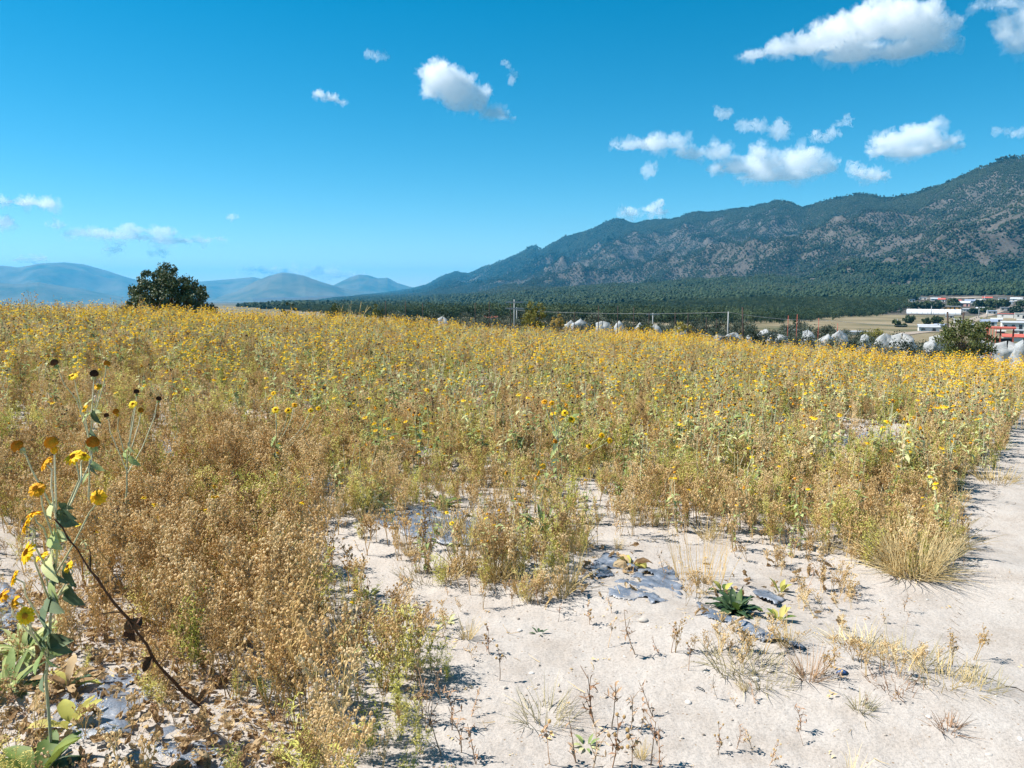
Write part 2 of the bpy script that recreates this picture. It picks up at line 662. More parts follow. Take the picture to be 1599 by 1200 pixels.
HZ, HB, HT = 23000.0, -235.0, 640.0
mbz = MB()
mbz.box((0, 0, (HB + HT) / 2), (2 * HZ, 2 * HZ, HT - HB))
haze = mbz.build('haze', volume_mat('pale_blue_air', (0.07, 0.55, 1.0, 1), 5.6e-5, 0.0))
tag(haze, 'pale blue haze filling the valley air', kind='stuff')

CLOUDS = [
    ('large white cumulus cloud high in the top right sky', 2.6, [(1185, 69, 24, 9), (1225, 62, 30, 15), (1265, 64, 35, 19), (1310, 50, 38, 30), (1350, 42, 42, 32), (1400, 44, 46, 34), (1436, 66, 36, 28), (1330, 84, 46, 16), (1400, 88, 50, 15), (1455, 88, 20, 12)]),
    ('compact white cloud with a trailing tail left of centre', 2.6, [(690, 124, 34, 26), (678, 136, 22, 24), (712, 142, 36, 28), (742, 155, 26, 22), (770, 177, 26, 9), (795, 184, 10, 5), (720, 166, 32, 12)]),
    ('wide white cloud bank just above the ridge', 2.3, [(980, 224, 24, 9), (1020, 222, 32, 13), (1055, 220, 22, 13), (1080, 240, 25, 12), (1120, 240, 24, 15), (1150, 262, 40, 14), (1180, 242, 16, 14), (1190, 262, 42, 20), (1240, 260, 38, 22), (1275, 268, 26, 16), (1215, 279, 60, 10)]),
    ('rounded white cloud over the right part of the ridge', 2.3, [(1400, 222, 34, 18), (1435, 214, 32, 20), (1455, 230, 34, 13), (1382, 234, 28, 11), (1488, 236, 12, 6), (1420, 239, 52, 8)]),
    ('small white cloud close above the right ridge', 2.0, [(1345, 271, 15, 8), (1366, 277, 20, 10), (1380, 282, 8, 5)]),
    ('thin pale cloud above the wide cloud bank', 0.9, [(1165, 194, 16, 7), (1185, 200, 20, 9), (1215, 208, 22, 15), (1222, 198, 14, 10)]),
    ('thin pale cloud left of the rounded cloud', 0.9, [(1278, 213, 16, 10), (1300, 210, 14, 6), (1318, 195, 15, 10)]),
    ('faint wisp of cloud above the wide cloud bank', 0.6, [(1120, 170, 9, 8), (1134, 176, 10, 9)]),
    ('pale cloud cut off by the right edge of the sky', 1.3, [(1572, 44, 22, 24), (1592, 66, 26, 24), (1610, 40, 30, 30), (1550, 3, 30, 6), (1590, 8, 30, 9)]),
    ('flat little cloud at the right edge above the ridge', 0.8, [(1572, 205, 16, 6), (1595, 211, 22, 7)]),
    ('small oblong cloud left of the compact cloud', 1.6, [(500, 150, 14, 7), (515, 155, 16, 7), (530, 160, 8, 4)]),
    ('faint wisp of cloud at the top left of centre', 0.6, [(583, 88, 10, 6), (597, 84, 11, 7)]),
    ('faint upright wisp right of the compact cloud', 0.7, [(789, 102, 6, 7), (799, 116, 8, 10)]),
    ('tiny faint cloud under the wide cloud bank', 0.6, [(1018, 266, 14, 8)]),
    ('flat white cloud low at the left edge', 1.6, [(15, 318, 20, 5), (40, 319, 22, 7), (64, 319, 20, 8)]),
    ('white cloud cut off by the left edge of the sky', 1.6, [(4, 349, 16, 10), (-12, 346, 16, 12)]),
    ('long broken white cloud row above the lone tree', 1.6, [(105, 357, 15, 8), (140, 369, 24, 7), (165, 368, 26, 8), (205, 362, 22, 10), (200, 372, 40, 6), (250, 364, 26, 10), (258, 377, 32, 7), (180, 392, 14, 8), (185, 384, 12, 6), (305, 375, 20, 6), (338, 372, 9, 5)]),
    ('small puff of cloud above the long cloud row', 0.8, [(363, 342, 11, 7)]),
    ('low white cloud bank behind the far blue hills', 1.8, [(405, 424, 20, 5), (430, 426, 30, 6), (470, 430, 24, 7), (500, 427, 26, 8), (528, 431, 22, 7), (545, 433, 20, 5)]),
    ('low white cloud on the far left mountain top', 1.2, [(38, 409, 16, 4), (60, 407, 16, 5)]),
    ('small low cloud behind the ridge shoulder', 1.4, [(984, 334, 13, 8), (1015, 330, 12, 7), (1027, 322, 10, 8), (1032, 334, 12, 6)]),
    ('sliver of cloud above the lone tree', 0.8, [(246, 396, 16, 3)]),
]


def ico_unit():
    import bmesh
    bm = bmesh.new()
    bmesh.ops.create_icosphere(bm, subdivisions=3, radius=1.0)
    v = np.array([p.co[:] for p in bm.verts]); f = np.array([[q.index for q in g.verts] for g in bm.faces])
    bm.free()
    return v, f


ICO3 = ico_unit()
CL_MATS = {}
rngc = random.Random(4)
for ci, (label, od, puffs) in enumerate(CLOUDS):
    cyy = sum(p[1] for p in puffs) / len(puffs); cxx = sum(p[0] for p in puffs) / len(puffs)
    tn = elev_tan(cxx, cyy)
    D = min(max(1700.0 / tn, 4500.0), 17000.0) if tn > 0.043 else 26500.0 + 300 * ci
    od = od * (1.0 if tn > 0.1 else 1.15)
    dv = ray(cxx, cyy); hd = math.hypot(dv[0], dv[1])
    m = D / hd / FPX            # metres for one photo pixel at this cloud
    right = np.array([1.0, 0, 0]); fwd = np.array([dv[0], dv[1], 0]) / hd
    right = np.array([fwd[1], -fwd[0], 0]); upv = np.array([0, 0, 1.0])
    c0 = np.array([dv[0], dv[1], dv[2]]) * (D / hd) + np.array([0, 0, EYE])
    puffs = [(a, b, c * 0.9, d * 0.9) for (a, b, c, d) in puffs]
    extra = []
    for (px, py, rx, ry) in puffs:      # smaller puffs on the shoulders of the big ones
        for _ in range(7):
            a = rngc.uniform(0.1, math.pi - 0.1) if rngc.random() < 0.8 else rngc.uniform(math.pi, 2 * math.pi)
            k = rngc.uniform(0.22, 0.45)
            s = math.sin(a)
            extra.append((px + math.cos(a) * rx * 0.95, py - s * ry * (0.9 if s > 0 else 0.5), rx * k, ry * k * 1.2, rngc.uniform(-0.7, 0.7) * rx))
    V = []; Fc = []; n0 = 0
    for p in [(*q, 0.0) for q in puffs] + extra:
        px, py, rx, ry, dd = p
        ctr = c0 + right * ((px - cxx) * m) + upv * (-(py - cyy) * m) + fwd * (dd * m)
        rr = np.array([rx * m, 0.5 * (rx + ry) * m, ry * m])
        v = ICO3[0]
        V.append(ctr + right * (v[:, :1] * rr[0]) + fwd * (v[:, 1:2] * rr[1]) + upv * (v[:, 2:3] * rr[2]))
        Fc.append(ICO3[1] + n0); n0 += len(v)
    V = np.concatenate(V) - c0
    tmp = bpy.data.objects.new('tmp', mesh_np('tmp', V, np.concatenate(Fc)))
    COL.objects.link(tmp)
    rm = tmp.modifiers.new('r', 'REMESH'); rm.mode = 'VOXEL'; rm.voxel_size = m * 1.1
    ev = tmp.evaluated_get(bpy.context.evaluated_depsgraph_get())
    me = bpy.data.meshes.new_from_object(ev)
    bpy.data.objects.remove(tmp)
    n = len(me.vertices)
    co = np.empty(n * 3, dtype=np.float32); me.vertices.foreach_get('co', co); co = co.reshape(-1, 3)
    no = np.empty(n * 3, dtype=np.float32); me.vertices.foreach_get('normal', no); no = no.reshape(-1, 3)
    off = Vector((ci * 7.1, ci * 3.3, 0))
    d1 = np.array([1.15 - 1.9 * abs(mnoise.fractal(Vector(c) / (m * 17.0) + off, 0.75, 2.1, 5)) + 0.4 * mnoise.noise(Vector(c) / (m * 3.2)) for c in co])
    d2 = np.array([mnoise.fractal(Vector(c) / (m * 24.0) + off * 1.7, 0.45, 2.2, 6) for c in co])
    up = np.clip(no[:, 2] * 0.5 + 0.75, 0.35, 1.0)
    thick = max(0.5 * (p[2] + p[3]) for p in puffs) * m * 2
    root = empty('cloud', tuple(c0))
    big = od > 1.0
    for nm, shift, amp, dns in ((('core', -5.2, 7.0, 0.75), ('veil', -1.2, 14.0, 0.32)) if big else (('veil', -1.6, 11.0, 0.8),)):
        mm = me.copy()
        cc_ = co + no * ((shift + amp * (d1 * up if nm == 'core' else d2)) * m)[:, None]
        mm.vertices.foreach_set('co', cc_.ravel().astype(np.float32)); mm.update()
        mm.polygons.foreach_set('use_smooth', np.ones(len(mm.polygons), dtype=bool))
        mm.materials.clear()
        mm.materials.append(volume_mat('cloud_vapour', (1, 1, 1, 1), dns * od * 1.05 / thick, 0.0))
        link(bpy.data.objects.new(nm, mm), root)
    tag(root, label, 'cloud', 'clouds in the blue sky')
# ------------------------------------------------------------------ plant materials
def plant_mat(name, stops, rough=0.8, transl=0.0, nscale=25.0, spec=0.15):
    """colour from a ramp driven by the plant's own random value and a fine noise"""
    t = NT(name)
    o = t.obj()
    f = t.noise(o, nscale, 3, 0.6)
    r = t.rand()
    m = t.math('ADD', t.math('MULTIPLY', r, 0.55), t.math('MULTIPLY', f, 0.45))
    c = t.ramp(m, [(0.18 + 0.62 * i / (len(stops) - 1), s) for i, s in enumerate(stops)])
    sh = t.principled(c, rough, spec)
    if transl:
        tr = t.n('ShaderNodeBsdfTranslucent'); t.l(c, tr.inputs[0])
        mx = t.n('ShaderNodeMixShader'); mx.inputs[0].default_value = transl
        t.l(sh, mx.inputs[1]); t.l(tr.outputs[0], mx.inputs[2]); sh = mx.outputs[0]
    return t.done(sh)


M_DRY = plant_mat('dry_stalk', [(0.36, 0.22, 0.08), (0.67, 0.47, 0.19), (0.80, 0.63, 0.33)], 0.8, 0.25)
M_SEED = plant_mat('dry_seed_head', [(0.38, 0.25, 0.115), (0.70, 0.51, 0.255), (0.84, 0.69, 0.44)], 0.9, 0.45)
M_DLEAF = plant_mat('withered_leaf', [(0.24, 0.15, 0.08), (0.49, 0.345, 0.19), (0.66, 0.52, 0.33)], 0.85, 0.38)
M_GSTEM = plant_mat('grey_green_stalk', [(0.36, 0.36, 0.21), (0.58, 0.58, 0.38), (0.72, 0.69, 0.50)], 0.75, 0.15)
M_GLEAF = plant_mat('grey_green_leaf', [(0.20, 0.28, 0.10), (0.42, 0.49, 0.20), (0.66, 0.64, 0.36)], 0.75, 0.38)
M_GREEN = plant_mat('fresh_green_leaf', [(0.05, 0.095, 0.02), (0.11, 0.17, 0.035), (0.22, 0.26, 0.05)], 0.6, 0.25, 8.0, 0.3)
M_DGREEN = plant_mat('dark_green_leaf', [(0.02, 0.05, 0.02), (0.045, 0.085, 0.035), (0.09, 0.13, 0.06)], 0.5, 0.15, 8.0, 0.35)
M_YLEAF = plant_mat('yellowed_leaf', [(0.34, 0.34, 0.08), (0.46, 0.44, 0.11), (0.52, 0.44, 0.16)], 0.7, 0.3, 8.0)
M_PETAL = plant_mat('yellow_petal', [(0.86, 0.54, 0.012), (0.91, 0.64, 0.02), (0.93, 0.72, 0.04)], 0.6, 0.4, 12.0)
M_OPETAL = plant_mat('orange_yellow_petal', [(0.68, 0.30, 0.012), (0.80, 0.42, 0.014), (0.86, 0.52, 0.02)], 0.65, 0.25, 12.0)
M_DISC = plant_mat('orange_flower_disc', [(0.40, 0.15, 0.012), (0.52, 0.22, 0.015), (0.60, 0.30, 0.02)], 0.9, 0, 90.0)
M_DARK = plant_mat('dark_dead_head', [(0.035, 0.018, 0.012), (0.075, 0.035, 0.02), (0.14, 0.06, 0.028)], 0.95, 0, 60.0)
M_STRAW = plant_mat('pale_straw', [(0.414, 0.310, 0.127), (0.598, 0.460, 0.218), (0.713, 0.575, 0.322)], 0.75, 0.1)
M_RED = plant_mat('reddish_dry_sprig', [(0.26, 0.14, 0.08), (0.40, 0.26, 0.16), (0.50, 0.38, 0.25)], 0.85)
M_HAY = plant_mat('dull_dry_grass', [(0.24, 0.20, 0.10), (0.38, 0.33, 0.18), (0.52, 0.45, 0.28)], 0.85, 0.1)
M_OLIVE = plant_mat('olive_weed', [(0.32, 0.33, 0.07), (0.56, 0.53, 0.14), (0.72, 0.62, 0.23)], 0.8, 0.35)


def rdir(rng, tilt_lo, tilt_hi, az=None):
    a = rng.uniform(0, 2 * math.pi) if az is None else az
    t = rng.uniform(tilt_lo, tilt_hi)
    return Vector((math.sin(t) * math.cos(a), math.sin(t) * math.sin(a), math.cos(t)))


def wobble(rng, p, d, length, n, bend, lift=0.0):
    """a bent polyline from p along d"""
    pts = [Vector(p)]
    d = Vector(d).normalized()
    for _ in range(n):
        d = (d + Vector((rng.uniform(-bend, bend), rng.uniform(-bend, bend), rng.uniform(-bend, bend) + lift))).normalized()
        pts.append(pts[-1] + d * (length / n))
    return pts


def dry_weed(rng, h=0.46, stems=3, nbr=7, ntw=5, ball=0.0056, leafy=0.22):
    """0 stalk 1 seed 2 withered leaf"""
    b = MB()
    for s in range(stems):
        d = rdir(rng, 0.02, 0.32)
        hh = h * rng.uniform(0.75, 1.05)
        pts = wobble(rng, (rng.uniform(-.02, .02), rng.uniform(-.02, .02), -0.02), d, hh, 6, 0.10, 0.03)
        b.tube(pts, [0.0030 - 0.0003 * i for i in range(7)], 3, 0)
        for k in range(nbr):
            f = rng.uniform(0.28, 1.0) ** 0.7
            i = min(5, int(f * 6)); p = pts[i].lerp(pts[i + 1], f * 6 - i)
            bd = rdir(rng, 0.35, 1.05)
            bl = h * rng.uniform(0.14, 0.34) * (1.15 - 0.5 * f)
            bp = wobble(rng, p, bd, bl, 3, 0.16, 0.10)
            b.tube(bp, [0.0017, 0.0014, 0.0011, 0.0009], 3, 0)
            for q in range(ntw):
                g = rng.uniform(0.25, 1.0)
                j = min(2, int(g * 3)); tp = bp[j].lerp(bp[j + 1], g * 3 - j)
                td = rdir(rng, 0.1, 1.0)
                tl = rng.uniform(0.015, 0.045)
                e = tp + td * tl
                b.tube([tp, e], [0.0009, 0.0008], 3, 0)
                if rng.random() < 0.85:
                    b.ball(e, ball * rng.choice((0.55, 0.8, 1.0, 1.0, 1.25)), 1, (1, rng.uniform(.7, 1.1), rng.uniform(0.6, 1.5)), 0.34, rng)
                if rng.random() < leafy:
                    b.leaf(tp, rdir(rng, 0.6, 2.2), rdir(rng, 0, 1), rng.uniform(0.012, 0.036), rng.uniform(0.006, 0.014), 2, rng.uniform(-1.5, 2.0), 0.5, 2, (0.4, 1, 0.1))
    return b


def flower(b, c, n, r, rng, m_pet, m_disc, npet=11, droop=0.25, disc=0.36, dome=0.55, rows=1):
    c = Vector(c); n = Vector(n).normalized()
    a = n.cross(Vector((0.2, 0.9, 0.4)))
    if a.length < 1e-3:
        a = n.cross(Vector((1, 0, 0)))
    a.normalize(); q = n.cross(a)
    for rw in range(rows):
        for k in range(npet):
            t = 2 * math.pi * (k + 0.5 * rw) / npet + rng.uniform(-0.12, 0.12)
            d = a * math.cos(t) + q * math.sin(t) - n * (droop * rng.uniform(0.2, 1.3) - 0.12 * rw)
            dn = d.normalized()
            b.leaf(c + dn * (r * disc * 0.6), dn, n, r * rng.uniform(0.62, 0.85), r * rng.uniform(0.38, 0.5), m_pet, droop * rng.uniform(0.4, 1.6), 0.2, 2, (0.55, 1.0, 0.35))
    if m_disc is not None:
        rot = n.to_track_quat('Z', 'Y').to_matrix()
        b.ball(c + n * (r * 0.05), r * disc, m_disc, (1, 1, dome), 0.1, rng, rot)


FLOWER_MATS = None


def flower_plant(rng, h=1.0, stems=2, heads=(3, 6), p_open=0.6, p_orange=0.2, leaf_n=9, leaf_len=0.085, dry=0.3, fr=0.033):
    """0 stalk 1 grey leaf 2 withered leaf 3 petal 4 orange petal 5 disc 6 dark head 7 dry stalk"""
    b = MB()
    for s in range(stems):
        sm = 7 if rng.random() < dry else 0
        d = rdir(rng, 0.02, 0.26)
        hh = h * rng.uniform(0.7, 1.03)
        pts = wobble(rng, (rng.uniform(-.04, .04), rng.uniform(-.04, .04), -0.03), d, hh * 0.72, 7, 0.07, 0.05)
        b.tube(pts, [0.0052 - 0.0004 * i for i in range(8)], 4, sm)
        for k in range(leaf_n):
            f = rng.uniform(0.12, 1.0); i = min(6, int(f * 7)); p = pts[i].lerp(pts[i + 1], f * 7 - i)
            dead = rng.random() < (dry + 0.35 * (1 - f))
            dd = rdir(rng, 0.9, 1.7) if not dead else rdir(rng, 1.6, 2.6)
            L = leaf_len * rng.uniform(0.55, 1.15)
            b.leaf(p, dd, (0, 0, 1), L, L * rng.uniform(0.38, 0.62) * (0.55 if dead else 1), 2 if dead else 1, rng.uniform(0.2, 1.3) if not dead else rng.uniform(-1, 2.2), rng.uniform(0.1, 0.7), 3, (0.25, 1.0, 0.75, 0.06))
        n = rng.randint(*heads)
        for k in range(n):
            f = 1.0 if k == 0 else rng.uniform(0.42, 1.0)
            i = min(6, int(f * 7)); p = pts[i].lerp(pts[i + 1], f * 7 - i)
            L = hh * rng.uniform(0.16, 0.34)
            bp = wobble(rng, p, rdir(rng, 0.1, 0.65), L, 4, 0.11, 0.09)
            b.tube(bp, [0.0028, 0.0024, 0.0021, 0.0019, 0.0023], 3, sm)
            if rng.random() < 0.7:
                q = bp[rng.randint(0, 2)]
                b.leaf(q, rdir(rng, 0.6, 1.5), (0, 0, 1), leaf_len * rng.uniform(.35, .6), leaf_len * 0.2, 1 if rng.random() > dry else 2, 0.6, 0.3, 2, (0.3, 1, 0.1))
            nd = ((bp[-1] - bp[-2]).normalized() * 0.7 + rdir(rng, 0, 1.2) * 0.8 + Vector((-0.25, -0.2, 0.1))).normalized()
            e = bp[-1]; x = rng.random()
            if x < p_open:
                flower(b, e, nd, fr * rng.uniform(0.8, 1.15), rng, 3, 5, 10)
            elif x < p_open + p_orange:
                if rng.random() < 0.5:
                    flower(b, e, nd, fr * rng.uniform(0.7, 0.95), rng, 4, 5, 9, 0.8, 0.45, 0.8)
                else:
                    b.ball(e, fr * 0.52, 5, (1, 1, 0.8), 0.1, rng)
            else:
                b.ball(e, fr * rng.uniform(0.3, 0.46), 6 if rng.random() < 0.45 else 2, (1, 1, 0.85), 0.2, rng)
    return b


FM = [M_GSTEM, M_GLEAF, M_DLEAF, M_PETAL, M_OPETAL, M_DISC, M_DARK, M_DRY]
WM = [M_DRY, M_SEED, M_DLEAF]


def olive_weed(rng, h=0.4):
    """fine, bushy green-yellow weed: 0 stalk, 1 leaf"""
    b = MB()
    for s in range(5):
        pts = wobble(rng, (rng.uniform(-.04, .04), rng.uniform(-.04, .04), -0.02), rdir(rng, 0.05, 0.5), h * rng.uniform(.6, 1.05), 5, 0.12, 0.05)
        b.tube(pts, [0.0026, 0.0024, 0.002, 0.0017, 0.0014, 0.001], 3, 0)
        for k in range(26):
            f = rng.uniform(0.15, 1); i = min(4, int(f * 5)); p = pts[i].lerp(pts[i + 1], f * 5 - i)
            d = rdir(rng, 0.4, 1.4); L = rng.uniform(0.03, 0.075)
            e = p + d * L
            b.tube([p, e], [0.0009, 0.0006], 3, 0)
            for u in range(3):
                b.leaf(p.lerp(e, 0.35 + 0.3 * u), rdir(rng, 0.4, 1.9), (0, 0, 1), rng.uniform(0.012, 0.026), rng.uniform(0.004, 0.009), 1, rng.uniform(-0.5, 1), 0.3, 2, (0.4, 1, 0.1))
    return b


def grass_tuft(rng, n=70, h=0.3, spread=0.8, base=0.05, w=0.0022, arch=0.9):
    b = MB()
    for k in range(n):
        a = rng.uniform(0, 2 * math.pi); rr = base * math.sqrt(rng.random())
        p = Vector((math.cos(a) * rr, math.sin(a) * rr, -0.01))
        d = rdir(rng, 0.05, spread, a + rng.uniform(-0.6, 0.6))
        L = h * rng.uniform(0.45, 1.1)
        s = 5; q = [p]; dd = d
        for i in range(s):
            dd = (dd + Vector((rng.uniform(-.1, .1), rng.uniform(-.1, .1), -arch * rng.uniform(0.0, 0.34) * (i / s)))).normalized()
            q.append(q[-1] + dd * (L / s))
        b.tube(q, [w, w, w * .85, w * .7, w * .5, w * .25], 3, 0)
    return b


def sprig(rng, h=0.13, balls=False):
    """small dry seedling: 0 stalk, 1 seed, 2 leaf"""
    b = MB()
    pts = wobble(rng, (0, 0, -0.01), rdir(rng, 0.0, 0.35), h, 5, 0.13, 0.03)
    b.tube(pts, [0.0019, 0.0017, 0.0015, 0.0012, 0.001, 0.0008], 3, 0)
    for k in range(rng.randint(5, 10)):
        f = rng.uniform(0.1, 1.0); i = min(4, int(f * 5)); p = pts[i].lerp(pts[i + 1], f * 5 - i)
        e = p + rdir(rng, 0.3, 1.2) * (h * rng.uniform(0.12, 0.38))
        b.tube([p, e], [0.0011, 0.0008], 3, 0)
        if balls and rng.random() < 0.8:
            b.ball(e, rng.uniform(0.0045, 0.0065), 1, (1, 1, 1.1), 0.15, rng)
        for u in range(2):
            if rng.random() < 0.75:
                b.leaf(p.lerp(e, rng.random()), rdir(rng, 0.5, 2.3), (0, 0, 1), rng.uniform(0.010, 0.024), rng.uniform(0.004, 0.010), 2, rng.uniform(-1, 2), 0.5, 2, (0.4, 1, 0.1))
    return b


def crumpled_leaf(rng, L=0.06):
    """a dead leaf, rolled and puckered, with a ragged outline"""
    b = MB()
    n, w_ = 8, 7
    roll = rng.uniform(0.4, 2.6); bend = rng.uniform(-0.8, 2.0); tw = rng.uniform(-1.6, 1.6); o = Vector((rng.uniform(0, 50), rng.uniform(0, 50), 0))
    for i in range(n):
        u = i / (n - 1)
        w = (math.sin(math.pi * min(1, u * 0.86 + 0.14)) ** 0.8) * 0.34 * L * (1 + 0.35 * mnoise.noise(Vector((u * 5, 1, 0)) + o))
        ang = bend * (u - 0.5)
        cx = L * (math.sin(ang) / bend if abs(bend) > 0.1 else (u - .5)); cz = L * ((1 - math.cos(ang)) / bend if abs(bend) > 0.1 else 0)
        for j in range(w_):
            v = (j / (w_ - 1)) * 2 - 1
            q = roll * v; yy = w * (math.sin(q) / roll); zz = w * (1 - math.cos(q)) / roll
            t = tw * (u - .5); y2 = yy * math.cos(t) - zz * math.sin(t); z2 = yy * math.sin(t) + zz * math.cos(t)
            pk = 0.16 * L * mnoise.noise(Vector((u * 4, v * 2.5, 0)) + o) + 0.07 * L * mnoise.noise(Vector((u * 9, v * 6, 3)) + o)
            b.v.append((cx + 0.1 * L * mnoise.noise(Vector((u * 6, v * 6, 7)) + o), y2, cz + z2 + pk + 0.05 * L))
    for i in range(n - 1):
        for j in range(w_ - 1):
            if rng.random() < 0.06 and (j in (0, w_ - 2)):
                continue
            a = i * w_ + j
            b.f.append((a, a + 1, a + w_ + 1, a + w_)); b.m.append(0)
    m0 = Vector(b.v[w_ // 2])
    b.tube([m0, m0 + Vector((-0.3 * L, rng.uniform(-.2, .2) * L, -0.02 * L))], [0.0012, 0.0009], 3, 0)
    return b


def variants(name, fn, mats, n, seed, smooth=False):
    out = []
    for i in range(n):
        rng = random.Random(seed * 100 + i)
        out.append(fn(rng, i).mesh(name, mats, smooth))
    return out


V_DRY = variants('dry_weed', lambda g, i: dry_weed(g, 0.46, g.randint(2, 4), 8, 6), WM, 8, 1)
V_DRYS = variants('dry_weed', lambda g, i: dry_weed(g, 0.30, 2, 6, 4), WM, 5, 2)
V_FLOWER = variants('flowering_weed', lambda g, i: flower_plant(g, 1.0, g.randint(2, 3), (5, 9), 0.78, 0.16, 10, 0.085, 0.25), FM, 8, 3)
V_MID = variants('flowering_weed', lambda g, i: flower_plant(g, 0.8, g.randint(2, 3), (1, 3), 0.16, 0.08, 18, 0.085, 0.42), FM, 8, 4)
V_DEAD = variants('flowering_weed', lambda g, i: flower_plant(g, 1.05, g.randint(1, 3), (2, 4), 0.05, 0.25, 12, 0.075, 0.55), FM, 6, 5)
V_OLIVE = variants('olive_weed', lambda g, i: olive_weed(g, 0.42), [M_OLIVE, M_OLIVE], 5, 6)
V_STRAW = variants('grass_tuft', lambda g, i: grass_tuft(g, 46, 0.26, 0.85, 0.045), [M_STRAW], 5, 7)
V_SPRIG = variants('dry_sprig', lambda g, i: sprig(g, 0.12, i % 2 == 0), [M_RED, M_SEED, M_RED], 6, 8)
V_DLEAF = variants('fallen_leaf', lambda g, i: crumpled_leaf(g, 0.060), [M_DLEAF], 10, 9, False)


def litter(rng, i):
    b = MB()
    if i < 4:
        b.tube(wobble(rng, (0, 0, 0.004), (1, 0, 0.03), rng.uniform(0.03, 0.09), 3, 0.25), [0.0013, 0.0012, 0.001, 0.0006], 3, 0)
    else:
        for _ in range(3):
            b.leaf((rng.uniform(-.02, .02), rng.uniform(-.02, .02), 0.004), rdir(rng, 1.2, 1.6), (0, 0, 1), rng.uniform(0.008, 0.022), rng.uniform(0.004, 0.01), 0, rng.uniform(-1, 1), 0.5, 2, (0.5, 1, 0.2))
    return b


V_LITTER = variants('plant_litter', litter, [M_DRY], 8, 10)
M_STONE = plant_mat('pale_stone', [(0.35, 0.31, 0.27), (0.50, 0.46, 0.42), (0.66, 0.63, 0.60)], 0.9)


def stone(rng, r=0.008):
    b = MB()
    b.ball((0, 0, r * 0.25), r, 0, (rng.uniform(.8, 1.3), rng.uniform(.7, 1.1), rng.uniform(.45, .75)), 0.22, rng)
    return b


V_STONE = variants('gravel', lambda g, i: stone(g), [M_STONE], 5, 11)


# ------------------------------------------------------------------ geometry-nodes scatter for what nobody could count
def scatter(name, meshes, pts, rots, scl, idx, label):
    lib = bpy.data.collections.new(name + '_kinds')
    for i, me in enumerate(meshes):
        o = bpy.data.objects.new('%s_kind_%02d' % (name, i), me)
        lib.objects.link(o)
    me = bpy.data.meshes.new(name)
    n = len(pts)
    me.vertices.add(n)
    me.vertices.foreach_set('co', np.asarray(pts, dtype=np.float32).ravel())
    a = me.attributes.new('rot', 'FLOAT_VECTOR', 'POINT'); a.data.foreach_set('vector', np.asarray(rots, dtype=np.float32).ravel())
    a = me.attributes.new('scl', 'FLOAT', 'POINT'); a.data.foreach_set('value', np.asarray(scl, dtype=np.float32))
    a = me.attributes.new('idx', 'INT', 'POINT'); a.data.foreach_set('value', np.asarray(idx, dtype=np.int32))
    o = link(bpy.data.objects.new(name, me))
    g = bpy.data.node_groups.new(name + '_scatter', 'GeometryNodeTree')
    g.interface.new_socket('Geometry', in_out='INPUT', socket_type='NodeSocketGeometry')
    g.interface.new_socket('Geometry', in_out='OUTPUT', socket_type='NodeSocketGeometry')
    gi = g.nodes.new('NodeGroupInput'); go = g.nodes.new('NodeGroupOutput')
    ci = g.nodes.new('GeometryNodeCollectionInfo')
    ci.inputs['Collection'].default_value = lib
    ci.inputs['Separate Children'].default_value = True
    ci.inputs['Reset Children'].default_value = True
    ip = g.nodes.new('GeometryNodeInstanceOnPoints')
    ip.inputs['Pick Instance'].default_value = True

    def attr(nm, ty):
        nd = g.nodes.new('GeometryNodeInputNamedAttribute'); nd.data_type = ty
        nd.inputs['Name'].default_value = nm
        return nd.outputs['Attribute']
    g.links.new(gi.outputs[0], ip.inputs['Points'])
    g.links.new(ci.outputs[0], ip.inputs['Instance'])
    g.links.new(attr('idx', 'INT'), ip.inputs['Instance Index'])
    er = g.nodes.new('FunctionNodeEulerToRotation')
    g.links.new(attr('rot', 'FLOAT_VECTOR'), er.inputs[0])
    g.links.new(er.outputs[0], ip.inputs['Rotation'])
    g.links.new(attr('scl', 'FLOAT'), ip.inputs['Scale'])
    g.links.new(ip.outputs[0], go.inputs[0])
    md = o.modifiers.new('scatter', 'NODES'); md.node_group = g
    tag(o, label, kind='stuff')
    return o


# ------------------------------------------------------------------ the field: where which plants grow
rg = np.random.default_rng(11)
BARE = [(430, 800), (520, 825), (600, 868), (660, 908), (760, 926), (865, 936), (912, 918), (902, 872), (928, 842), (1000, 828), (1100, 842), (1200, 858), (1330, 880), (1400, 905), (1490, 890), (1500, 800), (1485, 765), (1560, 705), (1590, 645), (1700, 625), (2600, 620), (3500, 3000), (690, 3000), (728, 1200), (712, 1085), (655, 1012), (578, 962), (515, 905), (474, 838)]
# mulch sheets thin the growth around them (photo column, row, half width, half height, how many stay)
THIN = [(985, 905, 95, 48, 0.04), (680, 824, 115, 30, 0.30), (1360, 694, 75, 30, 0.15), (1225, 678, 26, 20, 0.3), (730, 610, 60, 22, 0.45), (1310, 735, 45, 30, 0.3), (505, 762, 40, 30, 0.35), (262, 712, 30, 34, 0.25), (1040, 742, 30, 16, 0.4)]


def sector(n_per_m2, r0, r1, half=R(43)):
    area = half * (r1 ** 2 - r0 ** 2)
    n = int(area * n_per_m2)
    r = np.sqrt(rg.uniform(r0 * r0, r1 * r1, n)); a = rg.uniform(-half, half, n)
    return np.sin(a) * r, np.cos(a) * r, r


def grown(x, y, r, fringe=16):
    """mask of points that lie in the planted ground"""
    z = terrain(x, y)
    px, py = to_px(x, y, z)
    jx = rg.normal(0, fringe, len(x)); jy = rg.normal(0, fringe * 0.6, len(x))
    ok = ~inside(px + jx, py + jy, BARE)
    for (cx, cyy, hw, hh, keep) in THIN:
        e = ((px - cx) / hw) ** 2 + ((py - cyy) / hh) ** 2 < 1
        ok &= ~(e & (rg.random(len(x)) > keep))
    u = 0.69 * x + 0.72 * y
    row1 = (u < 1.32) & (px < 470)
    return ok, z, px, py, u, row1


